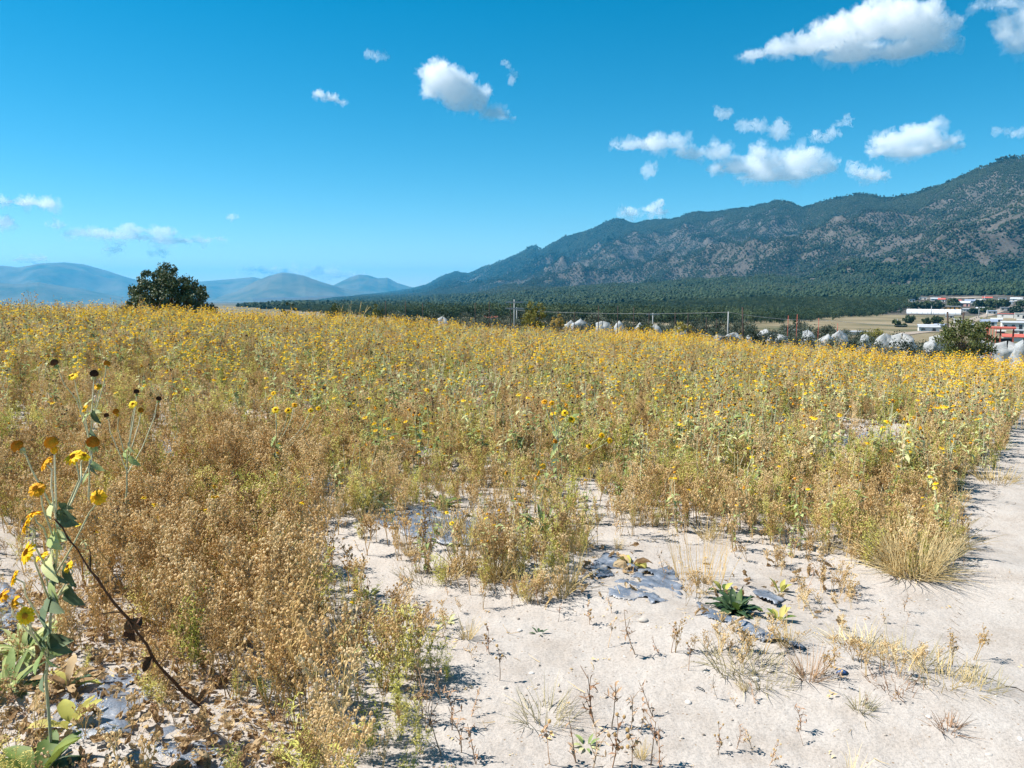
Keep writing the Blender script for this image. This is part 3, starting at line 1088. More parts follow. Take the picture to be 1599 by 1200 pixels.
def far_edge(x, y):
    """the field ends where the ground drops away: nearer on the right"""
    az = np.arctan2(x, y)
    return np.interp(az, [AZ_L, 0, AZ_R], [38, 40, 34]) + 3 * (vnoise(az * 30, az * 0, 5) - .5)


PL = {k: [] for k in ('dry', 'drys', 'flower', 'mid', 'dead', 'olive', 'straw')}


def put(kind, x, y, z, s):
    for i in range(len(x)):
        PL[kind].append((x[i], y[i], z[i] - 0.004, s[i]))


# left thicket: dense dry weeds
x, y, r = sector(80, 2.0, 8.5)
ok, z, px, py, u, row1 = grown(x, y, r)
left = px < 520 + 40 * (vnoise(py / 40, py * 0, 3) - .5) * 2
sel = rg.random(len(x)); pn = fbm(x * 0.9, y * 0.9, 89, 3)
b0 = ok & left & ~row1
po_ = np.clip((pn - 0.44) * 1.8, 0.02, 0.4) * (0.12 + 0.88 * ss(3.8, 5.2, r))
m = b0 & (sel >= po_) & (sel < 0.86)
put('dry', x[m], y[m], z[m], rg.uniform(0.6, 1.18, m.sum()))
m = b0 & (sel < po_)
put('olive', x[m], y[m], z[m], rg.uniform(0.7, 1.15, m.sum()))
m = b0 & (sel >= 0.86) & (sel < 0.95)
put('drys', x[m], y[m], z[m], rg.uniform(0.8, 1.4, m.sum()))
m = b0 & (sel >= 0.95) & (r < 4.4)
put('dry', x[m], y[m], z[m], rg.uniform(0.6, 1.1, m.sum()))
m = b0 & (sel >= 0.95) & (r >= 4.4)
put('mid', x[m], y[m], z[m], rg.uniform(0.4, 0.7, m.sum()))
m = ok & left & row1 & (rg.random(len(x)) < np.where(py < 1000, 0.42, 0.10))
put('drys', x[m], y[m], z[m], rg.uniform(0.6, 1.1, m.sum()))
# middle rows: dry weeds, olive weeds, grey-green stalks
x, y, r = sector(58, 3.0, 12.0)
ok, z, px, py, u, row1 = grown(x, y, r)
m0 = ok & (px >= 500)
sel = rg.random(len(x)); pn = fbm(x * 0.8, y * 0.8, 91, 3)
m = m0 & (sel < 0.52)
put('drys', x[m], y[m], z[m], rg.uniform(0.6, 1.15, m.sum()))
m = m0 & (sel > 0.52) & (sel < 0.66)
put('dry', x[m], y[m], z[m], rg.uniform(0.55, 0.9, m.sum()))
m = m0 & (sel > 0.62) & (sel < 0.74) & (pn > 0.44)
put('olive', x[m], y[m], z[m], rg.uniform(0.55, 1.0, m.sum()))
m = m0 & (sel > 0.74) & (sel < 0.82)
put('mid', x[m], y[m], z[m], rg.uniform(0.4, 0.8, m.sum()))
m = m0 & (sel > 0.82) & (sel < 0.84)
put('dead', x[m], y[m], z[m], rg.uniform(0.4, 0.75, m.sum()))
m = m0 & (sel > 0.84) & (sel < 0.90)
put('straw', x[m], y[m], z[m], rg.uniform(0.6, 1.2, m.sum()))
# thicker banks along the front of the second row and the right hand field edge
x, y, r = sector(75, 3.2, 9.0)
ok, z, px, py, u, row1 = grown(x, y, r, 8)
m0 = ok & (((px > 470) & (px < 965) & (py > 842) & (py < 945)) | ((px > 985) & (px < 1500) & (py > 745) & (py < 900)) | ((px > 1380) & (py > 650) & (py < 780)))
sel = rg.random(len(x))
m = m0 & (sel < 0.62)
put('drys', x[m], y[m], z[m], rg.uniform(0.5, 1.05, m.sum()))
m = m0 & (sel > 0.62) & (sel < 0.74)
put('olive', x[m], y[m], z[m], rg.uniform(0.45, 0.85, m.sum()))
m = m0 & (sel > 0.74) & (sel < 0.92)
put('straw', x[m], y[m], z[m], rg.uniform(0.5, 1.0, m.sum()))
m = m0 & (sel > 0.95)
put('mid', x[m], y[m], z[m], rg.uniform(0.4, 0.65, m.sum()))
# the middle distance
x, y, r = sector(34, 7.0, 18.0)
ok, z, px, py, u, row1 = grown(x, y, r, 10)
m0 = ok & ~((px < 500) & (r < 8.5)); sel = rg.random(len(x)); pn = fbm(x * 0.35, y * 0.35, 95, 3); pl = px < 480
m = m0 & (sel < np.where(pl, 0.50, 0.22))
put('dry', x[m], y[m], z[m], rg.uniform(0.7, 1.15, m.sum()))
m = m0 & (sel > 0.46) & (sel < 0.66) & (pn > 0.40)
put('olive', x[m], y[m], z[m], rg.uniform(0.8, 1.5, m.sum()))
m = m0 & (sel > 0.66) & (sel < np.where(pl, 0.78, 0.93))
put('mid', x[m], y[m], z[m], rg.uniform(0.7, 1.1, m.sum()))
m = m0 & (sel > 0.93) & (sel < 0.95)
put('dead', x[m], y[m], z[m], rg.uniform(0.6, 0.95, m.sum()))
m = m0 & (sel > 0.95) & (rg.random(len(x)) < ss(8, 16, r))
put('flower', x[m], y[m], z[m], rg.uniform(0.65, 0.95, m.sum()))
# the back of the field: mass of yellow flowers
x, y, r = sector(16, 14.0, 42.0)
ok, z, px, py, u, row1 = grown(x, y, r, 6)
m0 = ok & (r < far_edge(x, y)); sel = rg.random(len(x)); pn = fbm(x * 0.16, y * 0.16, 97, 3)
pf = np.clip(0.06 + 0.58 * ss(17, 29, r), 0, 1) * np.clip(0.10 + 3.6 * (pn - 0.38), 0.06, 1.2) * np.interp(px, [0, 300, 600, 1000], [1.05, 0.85, 0.9, 1.3])
m = m0 & (sel < pf)
put('flower', x[m], y[m], z[m], rg.uniform(0.8, 1.12, m.sum()))
q = (sel - pf) / (1 - pf)
m = m0 & (q > 0) & (q < 0.30)
put('dry', x[m], y[m], z[m], rg.uniform(0.8, 1.5, m.sum()))
m = m0 & (q >= 0.30) & (q < 0.64)
put('mid', x[m], y[m], z[m], rg.uniform(0.85, 1.25, m.sum()))
m = m0 & (q >= 0.64) & (q < 0.69)
put('dead', x[m], y[m], z[m], rg.uniform(0.75, 1.15, m.sum()))
m = m0 & (q >= 0.69) & (q < 0.90)
put('olive', x[m], y[m], z[m], rg.uniform(0.9, 1.6, m.sum()))


# tall stalks against the sky along the left crest and beside the far bushes
for (x0, x1, r0, r1, n) in ((-20, 330, 24, 34, 46), (440, 640, 26, 36, 16), (700, 1500, 24, 32, 26)):
    for _ in range(n):
        a = az_of(rg.uniform(x0, x1)); rr = rg.uniform(r0, r1)
        xx, yy = math.sin(a) * rr, math.cos(a) * rr
        PL['dead'].append((xx, yy, tz(xx, yy), rg.uniform(1.1, 1.38)))
# undergrowth that closes the foot of the weeds
x, y, r = sector(48, 2.0, 10.0)
ok, z, px, py, u, row1 = grown(x, y, r, 12)
m = ok & ~(row1 & (rg.random(len(x)) < 0.45))
UNDER = [(x[i], y[i], z[i] - 0.004, rg.uniform(0.28, 0.6)) for i in np.nonzero(m)[0]]


def spot(px, py):
    p = ground_at(px, py)
    return p


LABELSETS = []
COLS = [(180, 'below the far left mountain'), (345, 'below the lone tree'), (480, 'below the smooth blue hill'), (620, 'below the dead shrub'), (760, 'below the low bushes'), (870, 'below the yellowing bush'), (1000, 'below the tall dark posts'), (1200, 'below the cable pole'), (1340, 'below the red posts'), (1470, 'below the tan field'), (9999, 'below the green bush')]


def column(px):
    return next(w for lim, w in COLS if px < lim)


def place_objects(kind, meshes, recs, name, cat, words, group):
    """the nearest plants of a kind, each an object with its own label: what it is, how far back, below which landmark"""
    for i, (x, y, z, s) in enumerate(recs):
        g = random.Random(int(i * 7919 + len(name)))
        me = meshes[g.randrange(len(meshes))]
        o = bpy.data.objects.new(name, me)
        o.location = (x, y, z)
        o.rotation_euler = (g.uniform(-.06, .06), g.uniform(-.06, .06), g.uniform(0, 6.283))
        o.scale = (s * g.uniform(.92, 1.08),) * 2 + (s * g.uniform(.9, 1.1),)
        COL.objects.link(o)
        px, py = to_px(x, y, z); rr = math.hypot(x, y)
        if callable(words):
            base = words(px, py, rr)
        else:
            dp = 'nearest' if rr < 4.2 else ('near' if rr < 6 else ('mid-field' if rr < 9.5 else 'far back'))
            base = '%s, %s, %s' % (words, dp, column(px))
        tag(o, base, cat, group)
        LABELSETS.append((o, base, px))


def finish_labels():
    """small sets of look-alikes are told apart by their order from the left"""
    sets = {}
    for o, base, px in LABELSETS:
        sets.setdefault(base, []).append((px, o))
    W = ['first', 'second', 'third', 'fourth', 'fifth', 'sixth', 'seventh', 'eighth', 'ninth', 'tenth']
    for base, lst in sets.items():
        if 1 < len(lst) <= 10:
            lst.sort(key=lambda t: t[0])
            for k, (_, o) in enumerate(lst):
                o['label'] = base + ', ' + W[k] + ' from left'


def stuff_of(name, groups, label):
    """groups: [(meshes, recs)] joined into one scatter"""
    P, Ro, S, I, M = [], [], [], [], []
    for meshes, recs in groups:
        b = len(M); M += meshes
        for (x, y, z, s) in recs:
            P.append((x, y, z)); Ro.append((rg.uniform(-.07, .07), rg.uniform(-.07, .07), rg.uniform(0, 6.283))); S.append(s); I.append(b + rg.integers(len(meshes)))
    return scatter(name, M, P, Ro, S, I, label)


for k in PL:
    PL[k].sort(key=lambda t: math.hypot(t[0], t[1]))


def in_view(rec):
    px, py = to_px(rec[0], rec[1], rec[2])
    return -60 < px < 1660 and py < 1260


def take(kind, n, also=lambda r: True):
    a, b = [], []
    for rec in PL[kind]:
        (a if len(a) < n and in_view(rec) and also(rec) else b).append(rec)
    return a, b


near_dry, rest_dry = take('dry', 120)
near_drys, rest_drys = take('drys', 48)
near_mid, rest_mid = take('mid', 150)
near_dead, rest_dead = take('dead', 60)
near_flower, rest_flower = take('flower', 90)
near_olive, rest_olive = take('olive', 90)
near_straw, rest_straw = take('straw', 90)


place_objects('dry', V_DRY, near_dry, 'dry_weed', 'weed', 'brown dry weed with seed heads', 'brown dry weeds with seed heads')
place_objects('drys', V_DRYS, near_drys, 'dry_weed', 'weed', 'low dry brown weed', 'low dry brown weeds')
place_objects('mid', V_MID, near_mid, 'flowering_weed', 'wildflower', 'leafy stalk with few flowers', 'leafy stalks with few flowers')
place_objects('dead', V_DEAD, near_dead, 'flowering_weed', 'wildflower', 'withered stalk with round dead heads', 'withered flower stalks')
place_objects('flower', V_FLOWER, near_flower, 'flowering_weed', 'wildflower', 'tall weed full of yellow flowers', 'tall weeds full of yellow flowers')
place_objects('olive', V_OLIVE, near_olive, 'olive_weed', 'weed', 'bushy yellow-green weed', 'bushy yellow-green weeds')
place_objects('straw', V_STRAW, near_straw, 'grass_tuft', 'grass', 'small straw grass tuft', 'small straw grass tufts')

stuff_of('dry_weeds', [(V_DRY, rest_dry), (V_DRYS, rest_drys), (V_DRYS + V_SPRIG[:3] + V_OLIVE[:2], UNDER), (V_OLIVE, rest_olive), (V_STRAW, rest_straw)], 'mass of dry brown and olive weeds across the field')
stuff_of('wildflowers', [(V_FLOWER, rest_flower), (V_MID, rest_mid), (V_DEAD, rest_dead)], 'mass of yellow wildflowers across the field')
M_HLEAF = plant_mat('matt_green_leaf', [(0.05, 0.085, 0.045), (0.09, 0.13, 0.07), (0.15, 0.19, 0.11)], 0.7, 0.2, 14.0)
# ------------------------------------------------------------------ small things on the bare sand
def loc_of(px, py):
    p = ground_at(px, py)
    return (p.x, p.y, p.z - 0.003)


# sprigs and seedlings scattered over the sand (photo positions of their feet)
SPRIGS = [(765, 1022, 1.0), (738, 1030, .7), (700, 1012, .9), (650, 985, 1.0), (872, 972, .7), (920, 975, .9), (955, 958, .8), (992, 1022, 1.5), (950, 1012, 1.0), (1030, 1022, .8), (1048, 1020, 1.0), (1075, 1048, .9), (780, 1063, 1.1), (930, 1135, 1.7), (955, 1140, 1.5), (985, 1140, 1.1), (1022, 1120, 1.2), (1000, 1148, .8), (1150, 1170, .8), (1175, 1172, .8), (1250, 1140, .9), (1255, 1165, .6), (1340, 940, .7), (1412, 955, .9), (1415, 975, .6), (1285, 925, 1.0), (1260, 920, 1.2), (1225, 890, 1.0), (1380, 975, .6), (1470, 1140, .6), (1490, 1155, .6), (1040, 900, 1.3), (640, 940, 1.0), (610, 935, 1.2), (575, 950, 1.3), (590, 985, 1.4), (620, 1050, 1.5), (655, 1075, 1.5), (690, 1095, 1.3), (705, 1140, 1.4), (720, 1175, 1.3), (735, 1120, 1.0), (660, 1120, 1.6), (690, 1180, 1.6), (745, 1195, 1.2), (800, 935, .8), (840, 945, .9), (700, 930, .8), (560, 905, 1.0), (1180, 1100, .8), (1120, 1090, .7), (1390, 1095, .6), (1345, 1105, .5), (1310, 1075, .6), (860, 1195, 1.2), (900, 1190, 1.4), (925, 1205, 1.5), (955, 1200, 1.3), (985, 1205, 1.3), (1015, 1195, 1.4), (1030, 1205, 1.2), (1120, 1180, .8), (1200, 1195, .7), (1000, 820, 1.4), (960, 835, 1.2), (1070, 850, 1.2), (1150, 870, .8), (1240, 860, .7)]
rngs = random.Random(77)
for i, (px, py, s) in enumerate(SPRIGS):
    me = V_SPRIG[rngs.randrange(6)]
    o = bpy.data.objects.new('dry_sprig', me)
    o.location = loc_of(px, py); o.rotation_euler = (rngs.uniform(-.2, .2), rngs.uniform(-.2, .2), rngs.uniform(0, 6.28)); o.scale = (s * 1.1,) * 3
    link(o)
    if py > 1160:
        w = 'along the bottom edge of the sand'
    elif px < 740:
        w = 'beside the left thicket, ' + ('upper' if py < 1000 else 'lower')
    elif px < 1090:
        w = 'on the centre sand, ' + ('near the plastic' if py < 990 else ('middle' if py < 1080 else 'lower'))
    else:
        w = 'on the right sand, ' + ('upper' if py < 1000 else 'lower')
    tag(o, 'small reddish dry seedling ' + w, 'seedling', 'dry seedlings ' + w); LABELSETS.append((o, 'small reddish dry seedling ' + w, px))

# extra sparse ones too small to tell apart, twigs, bits of leaf and gravel
rngw = random.Random(88)
for (cx, cyy, hw, hh, n, w) in ((1080, 930, 40, 35, 10, 'left of the dark green plant'), (1290, 935, 60, 40, 22, 'right of the dark green plant'), (820, 935, 60, 14, 20, 'left of the shiny plastic sheets'), (1170, 1015, 90, 25, 18, 'below the dark green plant'), (1420, 1040, 130, 22, 20, 'in the grass strip on the right sand'), (640, 985, 70, 60, 24, 'on the left edge of the sand tongue'), (1260, 880, 90, 18, 18, 'at the upper edge of the right sand')):
    for _ in range(n):
        o = bpy.data.objects.new('dry_weed', V_DRYS[rngw.randrange(5)])
        o.location = loc_of(cx + rngw.gauss(0, .5) * hw, cyy + rngw.gauss(0, .5) * hh); o.rotation_euler = (rngw.uniform(-.4, .4), rngw.uniform(-.4, .4), rngw.uniform(0, 6.28)); s = rngw.uniform(.3, .62); o.scale = (s * 1.2, s * 1.2, s)
        link(o); tag(o, 'short sprawling dry weed ' + w, 'weed', 'short dry weeds ' + w); LABELSETS.append((o, 'short sprawling dry weed ' + w, cx))
x, y, r = sector(70, 1.9, 11)
z = terrain(x, y); px, py = to_px(x, y, z)
dens = fbm(x * 1.3, y * 1.3, 131, 3)
track = ss(1180, 1500, px + (py - 900) * 0.2)
m = (rg.random(len(x)) < np.clip((dens - 0.30) * 2.6, 0.06, 1) * (1 - 0.8 * track))
P = np.stack([x[m], y[m], z[m]], 1); n = len(P)
scatter('plant_litter', V_LITTER, P, np.stack([rg.uniform(-.2, .2, n), rg.uniform(-.2, .2, n), rg.uniform(0, 6.28, n)], 1), rg.uniform(0.5, 1.25, n), rg.integers(0, 8, n), 'scattered dry twigs and leaf bits lying on the sand')
x, y, r = sector(34, 1.9, 9)
z = terrain(x, y); n = len(x)
scatter('gravel', V_STONE, np.stack([x, y, z], 1), np.stack([rg.uniform(-.3, .3, n), rg.uniform(-.3, .3, n), rg.uniform(0, 6.28, n)], 1), np.clip(rg.lognormal(-1.1, 0.55, n), 0.12, 1.5), rg.integers(0, 5, n), 'small pale gravel lying on the sand')
M_CLOD = plant_mat('soil_clod', [(0.24, 0.20, 0.165), (0.34, 0.30, 0.265), (0.40, 0.37, 0.34)], 0.95)
V_CLOD = variants('soil_clods', lambda g, i: stone(g, 0.009), [M_CLOD], 6, 12)
x, y, r = sector(60, 1.9, 8)
z = terrain(x, y); px, py = to_px(x, y, z)
m = rg.random(len(x)) < np.clip((fbm(x * 1.7, y * 1.7, 151, 4) - 0.36) * 3.5, 0.03, 1) * (1 - 0.75 * ss(1250, 1500, px))
n = int(m.sum())
scatter('soil_clods', V_CLOD, np.stack([x[m], y[m], z[m]], 1), np.stack([rg.uniform(-.5, .5, n), rg.uniform(-.5, .5, n), rg.uniform(0, 6.28, n)], 1), np.clip(rg.lognormal(-0.75, 0.55, n), 0.15, 2.2), rg.integers(0, 6, n), 'crumbs and clods of dry soil on the sand')
x, y, r = sector(16, 2.0, 7)
z = terrain(x, y); px, py = to_px(x, y, z)
inn = inside(px, py, BARE)
m = inn & (rg.random(len(x)) < np.clip((fbm(x * 1.1, y * 1.1, 137, 3) - 0.40) * 2.2, 0.0, 1) * (1 - 0.9 * ss(1150, 1450, px)))
P = np.stack([x[m], y[m], z[m]], 1); n = len(P)
scatter('ground_weeds', V_SPRIG + V_STRAW[:2], P, np.stack([rg.uniform(-.3, .3, n), rg.uniform(-.3, .3, n), rg.uniform(0, 6.28, n)], 1), rg.uniform(0.22, 0.6, n), rg.integers(0, 8, n), 'tiny sparse seedlings on the sand')

x, y, r = sector(1700, 1.9, 4.8)
z = terrain(x, y); px, py = to_px(x, y, z); u = 0.69 * x + 0.72 * y
m = (px < 520) & (u < 1.75) & (rg.random(len(x)) < np.clip(1.6 - np.abs(u - 0.9), 0.2, 1.0) * np.clip((fbm(x * 2.2, y * 2.2, 141, 3) - 0.22) * 3, 0.1, 1))
P = np.stack([x[m], y[m], z[m] + rg.uniform(0, 0.03, m.sum())], 1); n = len(P)
scatter('leaf_litter', V_LITTER + V_DLEAF + V_SPRIG[:3], P, np.stack([rg.uniform(-.5, .5, n), rg.uniform(-.5, .5, n), rg.uniform(0, 6.28, n)], 1), rg.uniform(0.4, 1.05, n), np.where(rg.random(n) < .62, rg.integers(0, 8, n), np.where(rg.random(n) < .8, rg.integers(8, 18, n), rg.integers(18, 21, n))), 'dense tangle of dry twigs and leaf bits at the bottom left')

STONES = [(1005, 970, .030, 'rounded pale stone below the grey plastic sheet'), (812, 985, .016, 'small white stone on the sand left of centre'), (830, 1052, .014, 'small white pebble above the low grass tuft'), (1075, 1098, .020, 'flat white stone at the bottom centre'), (1180, 1062, .022, 'pale stone at the foot of the right grass patch'), (1450, 1120, .014, 'small white stone on the right of the track'), (905, 1140, .018, 'pale stone beside the low centre grass tuft'), (1545, 1180, .016, 'small pale stone in the bottom right corner'), (640, 955, .018, 'pale stone at the left edge of the sand tongue'), (770, 1000, .015, 'white stone on the sand near the seedlings')]
for i, (px, py, rr, lab) in enumerate(STONES):
    g = random.Random(300 + i); b = MB()
    b.ball((0, 0, rr * 0.25), rr, 0, (g.uniform(.9, 1.4), g.uniform(.8, 1.1), g.uniform(.5, .7)), 0.13, g)
    o = b.build('stone', M_STONE, None, True, loc_of(px, py))
    sm = o.modifiers.new('s', 'SUBSURF'); sm.levels = sm.render_levels = 1
    tag(o, lab, 'stone', 'loose stones on the sand')

# ------------------------------------------------------------------ torn plastic mulch sheets
t_ = NT('grey_plastic_mulch')
po = t_.pos()
cc = t_.ramp(t_.noise(po, 14, 5, 0.65), [(0.3, (0.07, 0.085, 0.112)), (0.5, (0.14, 0.165, 0.21)), (0.7, (0.27, 0.285, 0.32))])
cc = t_.mix(t_.math('MULTIPLY', t_.math('GREATER_THAN', t_.noise(po, 7, 6, 0.7), 0.58), 0.6), cc, (0.32, 0.285, 0.25, 1))
M_MULCH = t_.done(t_.principled(cc, 0.30, 0.55, t_.bump(t_.noise(po, 38, 5, 0.65), 0.8, 0.010)))
M_BLUE = plain_mat('blue_plastic_scrap', (0.05, 0.11, 0.26), 0.5, 0.5, 0.4, 30)
M_BLACK = plain_mat('black_plastic_scrap', (0.035, 0.037, 0.042), 0.4, 0.5, 0.4, 30)


def sheet(label, poly, mat, seed, lift=0.016, res=0.012, wr=0.034):
    P = [ground_at(*p) for p in poly]
    xs = [p.x for p in P]; ys = [p.y for p in P]
    gx = np.arange(min(xs), max(xs) + res, res); gy = np.arange(min(ys), max(ys) + res, res)
    X, Y = np.meshgrid(gx, gy)
    wx = X + 0.05 * (fbm(X * 9, Y * 9, seed, 3) - .5); wy = Y + 0.05 * (fbm(X * 9, Y * 9, seed + 5, 3) - .5)
    ins = inside(wx, wy, [(p.x, p.y) for p in P]) & (fbm(X * 6, Y * 6, seed + 9, 3) < 0.70)
    Z = terrain(X, Y) + lift + wr * (ridged(X * 5 + 0.6 * Y * 5, Y * 3, seed + 2, 3) - 0.45) + 0.022 * (fbm(X * 4.5, Y * 4.5, seed + 6, 3) - .5) + 0.006 * (fbm(X * 30, Y * 30, seed + 3, 2) - .5)
    fade = ins.astype(float)
    for _ in range(5):          # the rims of the film lie buried in the soil
        pd = np.pad(fade, 1)
        fade = (pd[1:-1, 1:-1] + pd[:-2, 1:-1] + pd[2:, 1:-1] + pd[1:-1, :-2] + pd[1:-1, 2:]) / 5.0
    Z = Z - 0.030 * np.clip(0.80 - fade, 0, 1) + 0.016 * (ridged(X * 13 + Y * 7, Y * 5, seed + 12, 3) - .5) - 0.004
    idx = np.arange(X.size).reshape(X.shape)
    c = ins[:-1, :-1] & ins[1:, :-1] & ins[1:, 1:] & ins[:-1, 1:]
    F = np.stack([idx[:-1, :-1][c], idx[:-1, 1:][c], idx[1:, 1:][c], idx[1:, :-1][c]], 1)
    if not len(F):
        return
    used = np.unique(F); mp = np.zeros(X.size, int); mp[used] = np.arange(len(used))
    V = np.stack([X.ravel(), Y.ravel(), Z.ravel()], 1)[used]
    c0 = V.mean(0)
    o = bpy.data.objects.new('plastic_sheet', mesh_np('plastic_sheet', V - c0, mp[F], [mat], True))
    o.location = tuple(c0)
    link(o)
    sd = o.modifiers.new('film', 'SOLIDIFY'); sd.thickness = 0.0008
    tag(o, label, 'plastic sheet', 'torn plastic mulch sheets')
    return o


# the compacted track along the right edge
def track_sheet():
    poly = [(1660, 640), (1606, 652), (1585, 700), (1550, 745), (1530, 800), (1520, 860), (1515, 905), (1480, 950), (1465, 1000), (1500, 1050), (1560, 1075), (1500, 1110), (1440, 1180), (1430, 1300), (1500, 1500), (2500, 1500), (2300, 640)]
    P = [(p.x, p.y) for p in (ground_at(*c) for c in poly)]
    res = 0.045
    X, Y = np.meshgrid(np.arange(min(p[0] for p in P), min(14.0, max(p[0] for p in P)), res), np.arange(min(p[1] for p in P), max(p[1] for p in P), res))
    ins = inside(X + 0.3 * (fbm(X * 3, Y * 3, 301, 4) - .5), Y + 0.3 * (fbm(X * 3, Y * 3, 305, 4) - .5), P)
    sm = terrain(X, Y, False)
    g = 1 - ss(14, 40, np.hypot(X, Y))
    s = 0.69 * X - 0.72 * Y
    rut = -0.012 * np.exp(-((X - 0.35 * Y - 1.45) / 0.13) ** 2) - 0.012 * np.exp(-((X - 0.35 * Y - 2.75) / 0.15) ** 2)
    Z = terrain(X, Y) + 0.004 + 0.004 * (fbm(X * 9, Y * 9, 311, 3) - .5) + rut * 0.5
    Z = np.maximum(Z, terrain(X, Y) + 0.003)
    idx = np.arange(X.size).reshape(X.shape)
    c = ins[:-1, :-1] & ins[1:, :-1] & ins[1:, 1:] & ins[:-1, 1:]
    F = np.stack([idx[:-1, :-1][c], idx[:-1, 1:][c], idx[1:, 1:][c], idx[1:, :-1][c]], 1)
    used = np.unique(F); mp = np.zeros(X.size, int); mp[used] = np.arange(len(used))
    o = link(bpy.data.objects.new('dirt_track', mesh_np('dirt_track', np.stack([X.ravel(), Y.ravel(), Z.ravel()], 1)[used], mp[F], [M_SOIL], True)))
    tag(o, kind='structure')


track_sheet()
sheet('torn grey plastic mulch under dead leaves at the bottom left', [(60, 1100), (130, 1068), (200, 1052), (245, 1058), (240, 1095), (200, 1120), (215, 1150), (130, 1160), (75, 1150)], M_MULCH, 3)
sheet('smooth grey plastic mulch piece at the bottom edge left', [(228, 1138), (300, 1132), (350, 1150), (390, 1190), (400, 1240), (290, 1240), (240, 1190)], M_MULCH, 4)
sheet('grey plastic mulch behind the yellow flowers at the left edge', [(-60, 905), (20, 915), (48, 945), (40, 990), (-60, 1010)], M_MULCH, 5)
sheet('blue-grey plastic strip between dry weeds left of centre', [(560, 803), (620, 790), (720, 800), (795, 822), (795, 858), (700, 856), (610, 830)], M_MULCH, 6)
sheet('upper shiny grey plastic sheet by the withered plant', [(915, 888), (940, 866), (985, 868), (1010, 880), (985, 900), (930, 905)], M_MULCH, 7)
sheet('large shiny blue-grey plastic sheet in the centre right', [(945, 912), (1000, 892), (1045, 885), (1062, 905), (1072, 938), (1020, 945), (950, 932)], M_MULCH, 8)
sheet('narrow grey plastic strip running past the dark green plant', [(1085, 942), (1110, 950), (1195, 985), (1260, 1012), (1252, 1022), (1170, 995), (1090, 960)], M_MULCH, 9)
sheet('grey plastic flap right of the dark green plant', [(1175, 920), (1200, 922), (1228, 940), (1212, 950), (1180, 938)], M_MULCH, 10)
sheet('blue-grey plastic patch among weeds on the right', [(1308, 684), (1350, 676), (1400, 680), (1425, 692), (1380, 702), (1318, 700)], M_MULCH, 11)
sheet('small grey plastic patch left of the right hand patch', [(1205, 672), (1228, 668), (1236, 680), (1212, 686)], M_MULCH, 12)
sheet('pale plastic patch far back in the middle of the field', [(690, 606), (730, 600), (780, 604), (775, 618), (700, 620)], M_MULCH, 13)
sheet('grey plastic patch below the right hand patch', [(1285, 726), (1330, 722), (1345, 745), (1290, 748)], M_MULCH, 14)
sheet('crumpled grey plastic beside the arching green leaves', [(485, 756), (520, 750), (532, 768), (495, 775)], M_MULCH, 15)
sheet('pale plastic flap inside the left thicket', [(240, 705), (268, 696), (284, 708), (278, 728), (246, 728)], M_MULCH, 16, 0.10)
sheet('bright blue plastic scrap on the sand at the right', [(1304, 1051), (1317, 1047), (1331, 1051), (1326, 1058), (1308, 1058)], M_BLUE, 17, 0.012, 0.008, 0.02)
sheet('small black plastic scrap on the bottom sand', [(1083, 1072), (1090, 1070), (1102, 1080), (1098, 1084)], M_BLACK, 18, 0.01, 0.006, 0.01)

# ------------------------------------------------------------------ fallen crumpled leaves
LEAFZ = [(-20, 990, 420, 1260, 165, 0.95, 'under the yellow flowers', lambda px, py: abs(0) < 1), (900, 850, 1010, 935, 34, 0.8, 'around the shiny plastic sheets', None), (1090, 880, 1330, 990, 60, 0.8, 'around the dark green plant', None), (180, 960, 330, 1130, 40, 0.9, 'under the leaning brown stalk', None)]
rngl = random.Random(21)
for (x0, y0, x1, y1, n, sc_, w, _) in LEAFZ:
    k = 0; tries = 0
    while k < n and tries < 5000:
        tries += 1
        px, py = rngl.uniform(x0, x1), rngl.uniform(y0, y1)
        if x0 < 0 and not (-0.3 < (0.69 * ground_at(px, py).x + 0.72 * ground_at(px, py).y) - 0.85 < 0.85):
            continue
        o = bpy.data.objects.new('fallen_leaf', V_DLEAF[rngl.randrange(10)])
        p = ground_at(px, py)
        o.location = (p.x, p.y, p.z + rngl.uniform(0.0, 0.035))
        o.rotation_euler = (rngl.uniform(-1.1, 1.1), rngl.uniform(-1.1, 1.1), rngl.uniform(0, 6.28))
        s = sc_ * rngl.uniform(0.45, 1.3); o.scale = (s, s, s * rngl.uniform(.8, 1.5))
        w2 = w + (', upper ' if py < (y0 + y1) / 2 else ', lower ') + ('left' if px < x0 + (x1 - x0) * .33 else ('middle' if px < x0 + (x1 - x0) * .66 else 'right'))
        link(o); tag(o, 'crumpled tan fallen leaf ' + w2, 'leaf', 'fallen leaves ' + w); LABELSETS.append((o, 'crumpled tan fallen leaf ' + w2, px))
        k += 1

